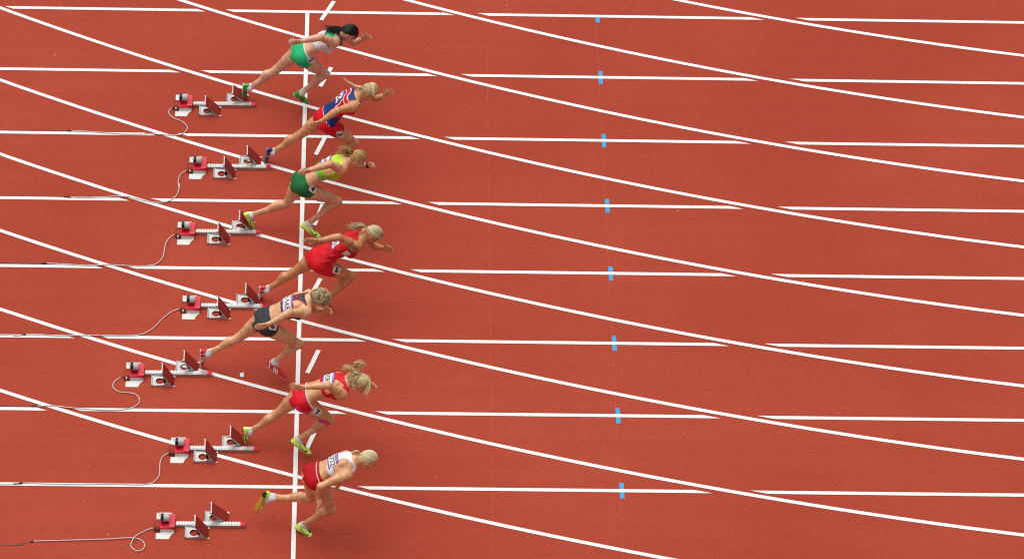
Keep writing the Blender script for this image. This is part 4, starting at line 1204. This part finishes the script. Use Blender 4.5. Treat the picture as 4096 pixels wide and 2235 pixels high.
    if style != 'short':
        cand = rng.normal(size=(4200, 3)); cand /= np.linalg.norm(cand, axis=1, keepdims=True)
        cand = cand[keep(cand)]
        edge = np.abs(cand[:, 0] - .85 * cand[:, 2] - hl) < .30
        cand = np.concatenate([cand[edge][:380], cand[~edge][:200]])
        an_ = anc / np.linalg.norm(anc)
        for cdir in cand:
            t = np.linspace(0, 1, 9)[:, None]
            om = math.acos(np.clip(cdir @ an_, -1, 1)) + 1e-4
            dv = (np.sin((1 - t) * om) * cdir + np.sin(t * om) * an_) / math.sin(om)
            lift = .010 + .004 * rng.random() + .004 * np.sin(np.linspace(0, 3.14, 9))[:, None] * rng.random()
            lines.append((skull(dv, lift), np.linspace(.0019, .0027, 9))); tones.append(rng.random())
    else:
        cand = rng.normal(size=(5000, 3)); cand /= np.linalg.norm(cand, axis=1, keepdims=True)
        cand = cand[keep(cand)][:850]
        whorl = nrm([-.35, .1, .93])
        for cdir in cand:
            tan = orth(cdir - whorl * 1.02 + rng.normal(size=3) * .35, cdir)
            t = np.linspace(0, 1, 8)[:, None]
            a_ = .55 + .35 * rng.random()
            side = np.cross(cdir, tan) * rng.normal() * .25
            dv = cdir * np.cos(t * a_) + tan * np.sin(t * a_) + side * np.sin(t * 3.0)
            lift = .010 + .016 * np.sin(np.linspace(.2, 2.6, 8))[:, None] * (.5 + .8 * rng.random())
            lines.append((skull(dv, lift), np.array([.0028, .0034, .0038, .0038, .0034, .0028, .002, .001]))); tones.append(rng.random() ** 1.3)
    if C.get('fringe'):
        for _ in range(70):
            cdir = nrm([.55 + .1 * rng.normal(), rng.uniform(-.55, .55), .80]); t = np.linspace(0, 1, 7)[:, None]
            tgt = nrm([1.0, cdir[1] * 1.25 + .12 * rng.normal(), .18 + .1 * rng.normal()])
            om = math.acos(cdir @ tgt); dv = (np.sin((1 - t) * om) * cdir + np.sin(t * om) * tgt) / math.sin(om)
            lines.append((skull(dv, .013 + .012 * t), np.linspace(.004, .0015, 7))); tones.append(rng.random())
    link('strands', tubes_mesh('strands', lines, hm, 4, tones), hair)['kind'] = 'stuff'
    def braid(path, r0, r1, turns, name):
        c_ = spline(path, 90); T, A_, B_ = frames(c_)
        ls_ = []
        tt = np.linspace(0, turns * 2 * np.pi, 90); rr = np.linspace(r0, r1, 90)
        for k in range(3):
            p_ = tt + k * 2 * np.pi / 3
            ls_.append((c_ + A_ * (np.sin(p_) * rr * 1.0)[:, None] + B_ * (np.sin(2 * p_) * rr * .45)[:, None], rr * .72))
        link(name, tubes_mesh(name, ls_, hm, 6, [.9, .55, .75]), hair)['kind'] = 'stuff'
    if style == 'braid':
        c_ = skull(np.array([[-.75, .12, .62], [-.55, -.35, .72], [-.1, -.72, .62], [.35, -.78, .42], [.62, -.55, .5]]), .014)
        braid(c_[::-1], .010, .013, 6, 'side_braid')
        c_ = skull(np.array([[-.75, .12, .62], [-.4, .45, .8], [.1, .6, .75], [.5, .45, .7]]), .014)
        braid(c_[::-1], .010, .013, 6, 'side_braid')
        braid(hairp[0], .016, .006, 5, 'plait')
    elif style == 'bun':
        ls_, tn = [], []
        path = spline(hairp[0], 50)
        for _ in range(110):
            o_ = rng.normal(size=3) * .011
            ls_.append((path + o_ + rng.normal(size=3) * .004 * np.sin(np.linspace(0, 6, 50))[:, None], np.full(50, .0030))); tn.append(rng.random())
        p2 = spline(hairp[1], 16)
        for _ in range(60):
            sp = rng.normal(size=3) * .016
            ls_.append((p2 + sp * np.linspace(.3, 1.6, 16)[:, None], np.linspace(.0026, .0009, 16))); tn.append(rng.random())
        link('bun', tubes_mesh('bun', ls_, hm, 4, tn), hair)['kind'] = 'stuff'
        T = MB(); a0, a1 = np.array(hairp[0][0]), np.array(hairp[0][-1])
        k_ = skull(anc[None], .022)[0]; dn = nrm(k_ - hd)
        u_ = orth([1, 0, 0], dn); v_ = np.cross(dn, u_)
        T.tube([k_ + (u_ * math.cos(t) + v_ * math.sin(t)) * .020 for t in np.linspace(0, 6.283, 17)], .009, 6)
        link('hair_tie', T.mesh('hair_tie', MAT['black'], True), hair)
    elif style in ('tail', 'wild', 'loop'):
        ls_, tn = [], []
        R_ = C.get('tail_r', .018); N_ = int(C.get('tail_n', 60) * 1.9)
        k_ = skull(anc[None], .012)[0]
        for path in hairp:
            pp = np.array(path); pp[0] = k_
            p2 = spline(pp, 22)
            for _ in range(N_):
                sp = rng.normal(size=3) * R_ * .7; e_ = np.linspace(0, 1, 22)
                wob = rng.normal(size=3) * .008
                cut = rng.integers(15, 23)
                env = (np.sin(np.clip(e_ * 2.2, 0, 1.571)) * (.75 + C.get('flare', .5) * e_ ** 2))[:, None]
                L_ = p2 + sp * env + wob * np.sin(e_ * 7 + rng.random() * 6)[:, None] * e_[:, None]
                ls_.append((L_[:cut], np.linspace(.0032, .0009, 22)[:cut])); tn.append(rng.random())
        link('ponytail', tubes_mesh('ponytail', ls_, hm, 4, tn), hair)['kind'] = 'stuff'
        T = MB(); dn = nrm(k_ - hd); u_ = orth([1, 0, 0], dn); v_ = np.cross(dn, u_)
        T.tube([k_ + dn * .006 + (u_ * math.cos(t) + v_ * math.sin(t)) * .015 for t in np.linspace(0, 6.283, 17)], .005, 6)
        link('hair_tie', T.mesh('hair_tie', C.get('tie', MAT['black']), True), hair)
    return root
W_ = cloth('white_fabric', (240, 240, 246)); TRIM_W = cloth('white_trim', (240, 240, 240))
def briefs_trim(waist=None, hemw=None):
    def f(s, l, g, hem, dw):
        m = np.zeros(len(s), int)
        if waist: m[(dw > -waist[1]) & (dw < -waist[0])] = 1
        if hemw: m[hem > -hemw] = 1
        return m
    return f
def top1(s, l, g, ho, dl):
    m = np.zeros(len(s), int)
    m[(s > .79) & (g < .04)] = 1
    m[(s > .90)] = 1
    m[(np.abs(np.abs(l) - .075 - (s - .55) * .3) < .004) & (s > .5) & (s < .66)] = 2
    return m
def top2(s, l, g, ho, dl):
    m = np.zeros(len(s), int)
    side = np.abs(l) > .098 + (s - .5) * .05
    m[side & (s > .38)] = 1
    m[(np.abs(np.abs(l) - .098 - (s - .5) * .05) < .006) & (s > .36)] = 2
    q = s + np.abs(l) * .55
    b = (g < .03) & (s > .6)
    m[b & (q > .86) & (q < .965)] = 1
    m[b & (((q > .850) & (q < .870)) | ((q > .955) & (q < .975)))] = 2
    m[b & (q >= .978)] = 0
    m[(dl < .022)] = 2
    return m
def top3(s, l, g, ho, dl):
    m = np.zeros(len(s), int); m[s < .66] = 1; m[s < .54] = 2
    return m
def top4(s, l, g, ho, dl):
    m = np.zeros(len(s), int)
    m[(np.abs(l) > .085) & (s > .60) & (s < .76) & (g > -.01) & (g < .065)] = 1
    m[(ho > -.016) & (g > .01) & (s > .74)] = 2
    m[(s > .97) & (g > .0)] = 2
    return m
def top5(s, l, g, ho, dl):
    m = np.zeros(len(s), int)
    m[ho > -.009] = 1
    u = (s - .80) * 5.2; a = np.abs(l)
    bk = (g < 0) & (s > .74)
    m[bk & (np.hypot((s - .82) * .55, l - .000) < .011)] = 1
    m[bk & (np.hypot((s - .88) * .55, l - .012) < .013)] = 1
    m[bk & (np.hypot((s - .94) * .55, a - .030) < .010)] = 1
    m[bk & (np.hypot((s - .86) * .55, a - .040) < .005)] = 1
    m[(s > .95) & (g > .02)] = 1
    return m
def top7(s, l, g, ho, dl):
    m = np.zeros(len(s), int); m[(ho > -.005) | (dl < .008)] = 1
    return m

CFG = {
 1: dict(label='sprinter in bright green briefs and white crop top, black ponytail flying', skin=skin('fair_skin', (236, 188, 158)),
    short_mats=[cloth('bright_green_fabric', (30, 192, 122), .5), TRIM_W], waist=.20, hem=.035, short_mat=briefs_trim((0, .025)),
    top_mats=[W_, cloth('top_green', (24, 176, 104), .5), cloth('maroon_piping', (140, 30, 60))], top_lo=.47, top_tilt=.3, top_mat=top1, racer=True, rl=.165, rw=.058, rg=-.045, arm_r=.070,
    bib=(.70, .0, 0), bib_text='2', bib_u=.05, bib_label='white race number mostly hidden behind the arm', num=('2', -.9, .036),
    shoe='green', sockR=(0.165, 'tape'), sockL=(0.118, 'sock'), hair=hair_material('black_hair', (10, 8, 9), (40, 32, 32), .3), hair_style='tail', tail_r=.027, tail_n=70, flare=.9,
    fringe=True, curlR=.55, curlL=.16, spreadL=.32, spreadR=.02, thumbL=1.0),
 2: dict(label='sprinter in navy vest with red side panels and red shorts, long blond plait', skin=skin('tan_skin', (228, 170, 122)),
    short_mats=[cloth('red_lycra', (226, 18, 42), .5), TRIM_W], waist=.22, hem=.115, hem_up=-.35, short_mat=None, short_name='shorts',
    top_mats=[cloth('navy_fabric', (34, 56, 122), .5), cloth('vest_red', (226, 20, 40), .5), TRIM_W], top_lo=.07, top_tilt=-.25, top_off=.009, top_mat=top2, arm_r=.098, arm_out=.038, nk_r=.080,
    top_name='vest', bib=(.66, -.01, 0), bib_text='004', bib_u=.03, bib_label='white race number reading 04', num=('3', -1.35, .040),
    shoe='purple', sockR=(0.112, 'sock'), sockL=(0.108, 'sock'), hair=hair_material('dark_blond_hair', (136, 100, 58), (250, 224, 170)), hair_style='braid',
    curlR=.40, curlL=.10, spreadL=.32, spreadR=.02, thumbL=1.0, rings=[('L', .97, .029, .005, TRIM_W, 'wristband', 1)]),
 3: dict(label='sprinter in lime green crop top and dark green briefs, blond bun and black watch', skin=skin('light_tan_skin', (234, 180, 138)),
    short_mats=[cloth('dark_green_fabric', (24, 112, 58), .5), TRIM_W], waist=.17, hem=.045, short_mat=None,
    top_mats=[cloth('lime_yellow_fabric', (196, 230, 60), .5), cloth('lime_fabric', (164, 216, 66), .5), cloth('lime_green_fabric', (126, 202, 84), .5)], top_lo=.44, top_tilt=.3, top_mat=top3, racer=True, rl=.158, rw=.075, arm_r=.076,
    nk_r=.098, nk_u=.01, bib=(.675, -.03, 0), bib_text='244', bib_u=-.012, bib_label='white race number with two fours showing', num=('4', -.6, .040),
    shoe='neon', sockR=(0.112, 'sock'), sockL=(0.112, 'sock'), hair=hair_material('honey_hair', (124, 84, 42), (232, 186, 112)), hair_style='bun',
    curlR=1.05, curlL=1.15, spreadL=.03, spreadR=.02,
    rings=[('L', .95, .030, .009, MAT['black'], 'watch', 2), ('R', .97, .0275, .0035, MAT['ink'], 'wristband', 1)]),
 4: dict(label='sprinter in loose red vest and red shorts with tattooed arm and blond ponytail', skin=skin('bronzed_skin', (216, 154, 104)),
    short_mats=[cloth('scarlet_lycra', (222, 20, 38), .5), TRIM_W], waist=.22, hem=.130, hem_up=-.15, short_mat=None, short_name='shorts', bulk=1.0, thigh=1.03,
    top_mats=[cloth('scarlet_fabric', (220, 20, 36), .6), TRIM_W, cloth('green_trim', (36, 136, 70))], top_lo=.06, top_tilt=-.2, top_off=.0075, top_mat=top4, arm_r=.098, arm_out=.036, nk_r=.078,
    top_name='vest', bib=(.54, .01, 0), bib_text='12', bib_u=.045, bib_label='white race number half hidden by the arm', num=('5', -.25, .042),
    shoe='red', sockR=(0.112, 'sock'), sockL=(0.124, 'sock'), hair=hair_material('streaked_blond_hair', (134, 102, 62), (252, 232, 180)), hair_style='tail', tail_r=.017, tail_n=46, flare=.9, tie=TRIM_W,
    fringe=True, curlR=.06, curlL=.18, spreadR=.03, spreadL=.06, thumbR=.9),
 5: dict(label='sprinter in charcoal crop top and charcoal briefs, short tousled hair', skin=skin('pale_tan_skin', (238, 190, 144)),
    short_mats=[cloth('charcoal_fabric', (60, 62, 66), .5), TRIM_W], waist=.215, hem=.03, short_mat=None,
    top_mats=[cloth('charcoal_top', (54, 56, 60), .5), cloth('coral_piping', (226, 62, 66))], top_lo=.50, top_tilt=.2, top_mat=top5, racer=True, rl=.140, rw=.088, nk_r=.080, arm_r=.105, arm_up=-.01, rg=.03,
    bib=(.66, .035, 0), bib_text='1948', bib_u=.008, bib_label='white race number 1948', num=('6', -.15, .042),
    shoe='red', sockR=(0.138, 'sock'), sockL=(0.138, 'sock'), hair=hair_material('streaky_hair', (64, 44, 26), (240, 212, 160)), hair_style='short',
    curlR=.28, curlL=.55, spreadR=.06, spreadL=.08),
 6: dict(label='sprinter in red crop top and red briefs with pink tape on her thigh', skin=skin('golden_skin', (232, 178, 132)),
    short_mats=[cloth('crimson_fabric', (228, 18, 40), .5), TRIM_W], waist=.18, hem=.012, short_mat=briefs_trim((0, .020)),
    top_mats=[cloth('crimson_top', (226, 20, 38), .5)], top_lo=.52, top_tilt=.3, racer=True, rl=.150, rw=.078, arm_r=.078, nk_r=.098, nk_u=.01,
    bib=(.70, .02, 0), bib_text='1090', bib_u=.01, bib_label='white race number reading 109', num=('7', -.45, .044),
    shoe='neon_gold', tick_shift={'L': -.03}, sockR=(0.108, 'sock'), sockL=(0.108, 'sock'), hair=hair_material('light_blond_hair', (178, 134, 76), (255, 238, 182)), hair_style='wild', tail_r=.017, tail_n=46, flare=.8,
    curlR=.20, curlL=.35, spreadR=.16, spreadL=.22, thumbR=.9, tie=MAT['sock'], rings=[('R', .96, .028, .006, TRIM_W, 'wristband', 1)]),
 7: dict(label='sprinter in white crop top and dark red shorts, pale blond hair tied up', skin=skin('warm_tan_skin', (234, 182, 132)),  # warm tan is her own skin tone
    short_mats=[cloth('deep_red_fabric', (188, 6, 22), .65), TRIM_W], waist=.24, hem=-.02, short_mat=briefs_trim((.062, .078)),
    short_name='shorts', top_mats=[cloth('white_top', (240, 241, 248)), cloth('grey_piping', (196, 196, 206))], top_lo=.43, top_tilt=.15, top_mat=top7, racer=True, rl=.150, rw=.088, nk_r=.082, arm_r=.105, arm_up=-.01, rg=.03,
    bib=(.60, .02, .12), bib_size=(.095, .072), bib_text='2702', bib_u=.0, bib_label='white race number 2702', 
    shoe='neon_gold', tick_shift={'R': -.05, 'L': -.04}, sockR=(0.112, 'sock'), sockL=(0.118, 'sock'), hair=hair_material('platinum_hair', (196, 160, 98), (255, 244, 204)), hair_style='loop', tail_r=.017, tail_n=60, flare=.4,
    curlR=.60, curlL=.40, spreadR=.05, spreadL=.10, tie=MAT['sticker'], palmR=(-.9, .45, .0), palmL=(-1, 0, 0)),
}
for n_, c_ in CFG.items():
    if c_.get('short_mat', 1) is None: c_.pop('short_mat')
    build_runner(n_, c_, POSES[n_], HAIR_PATHS.get(n_, []), DECALS.get(n_, {}))
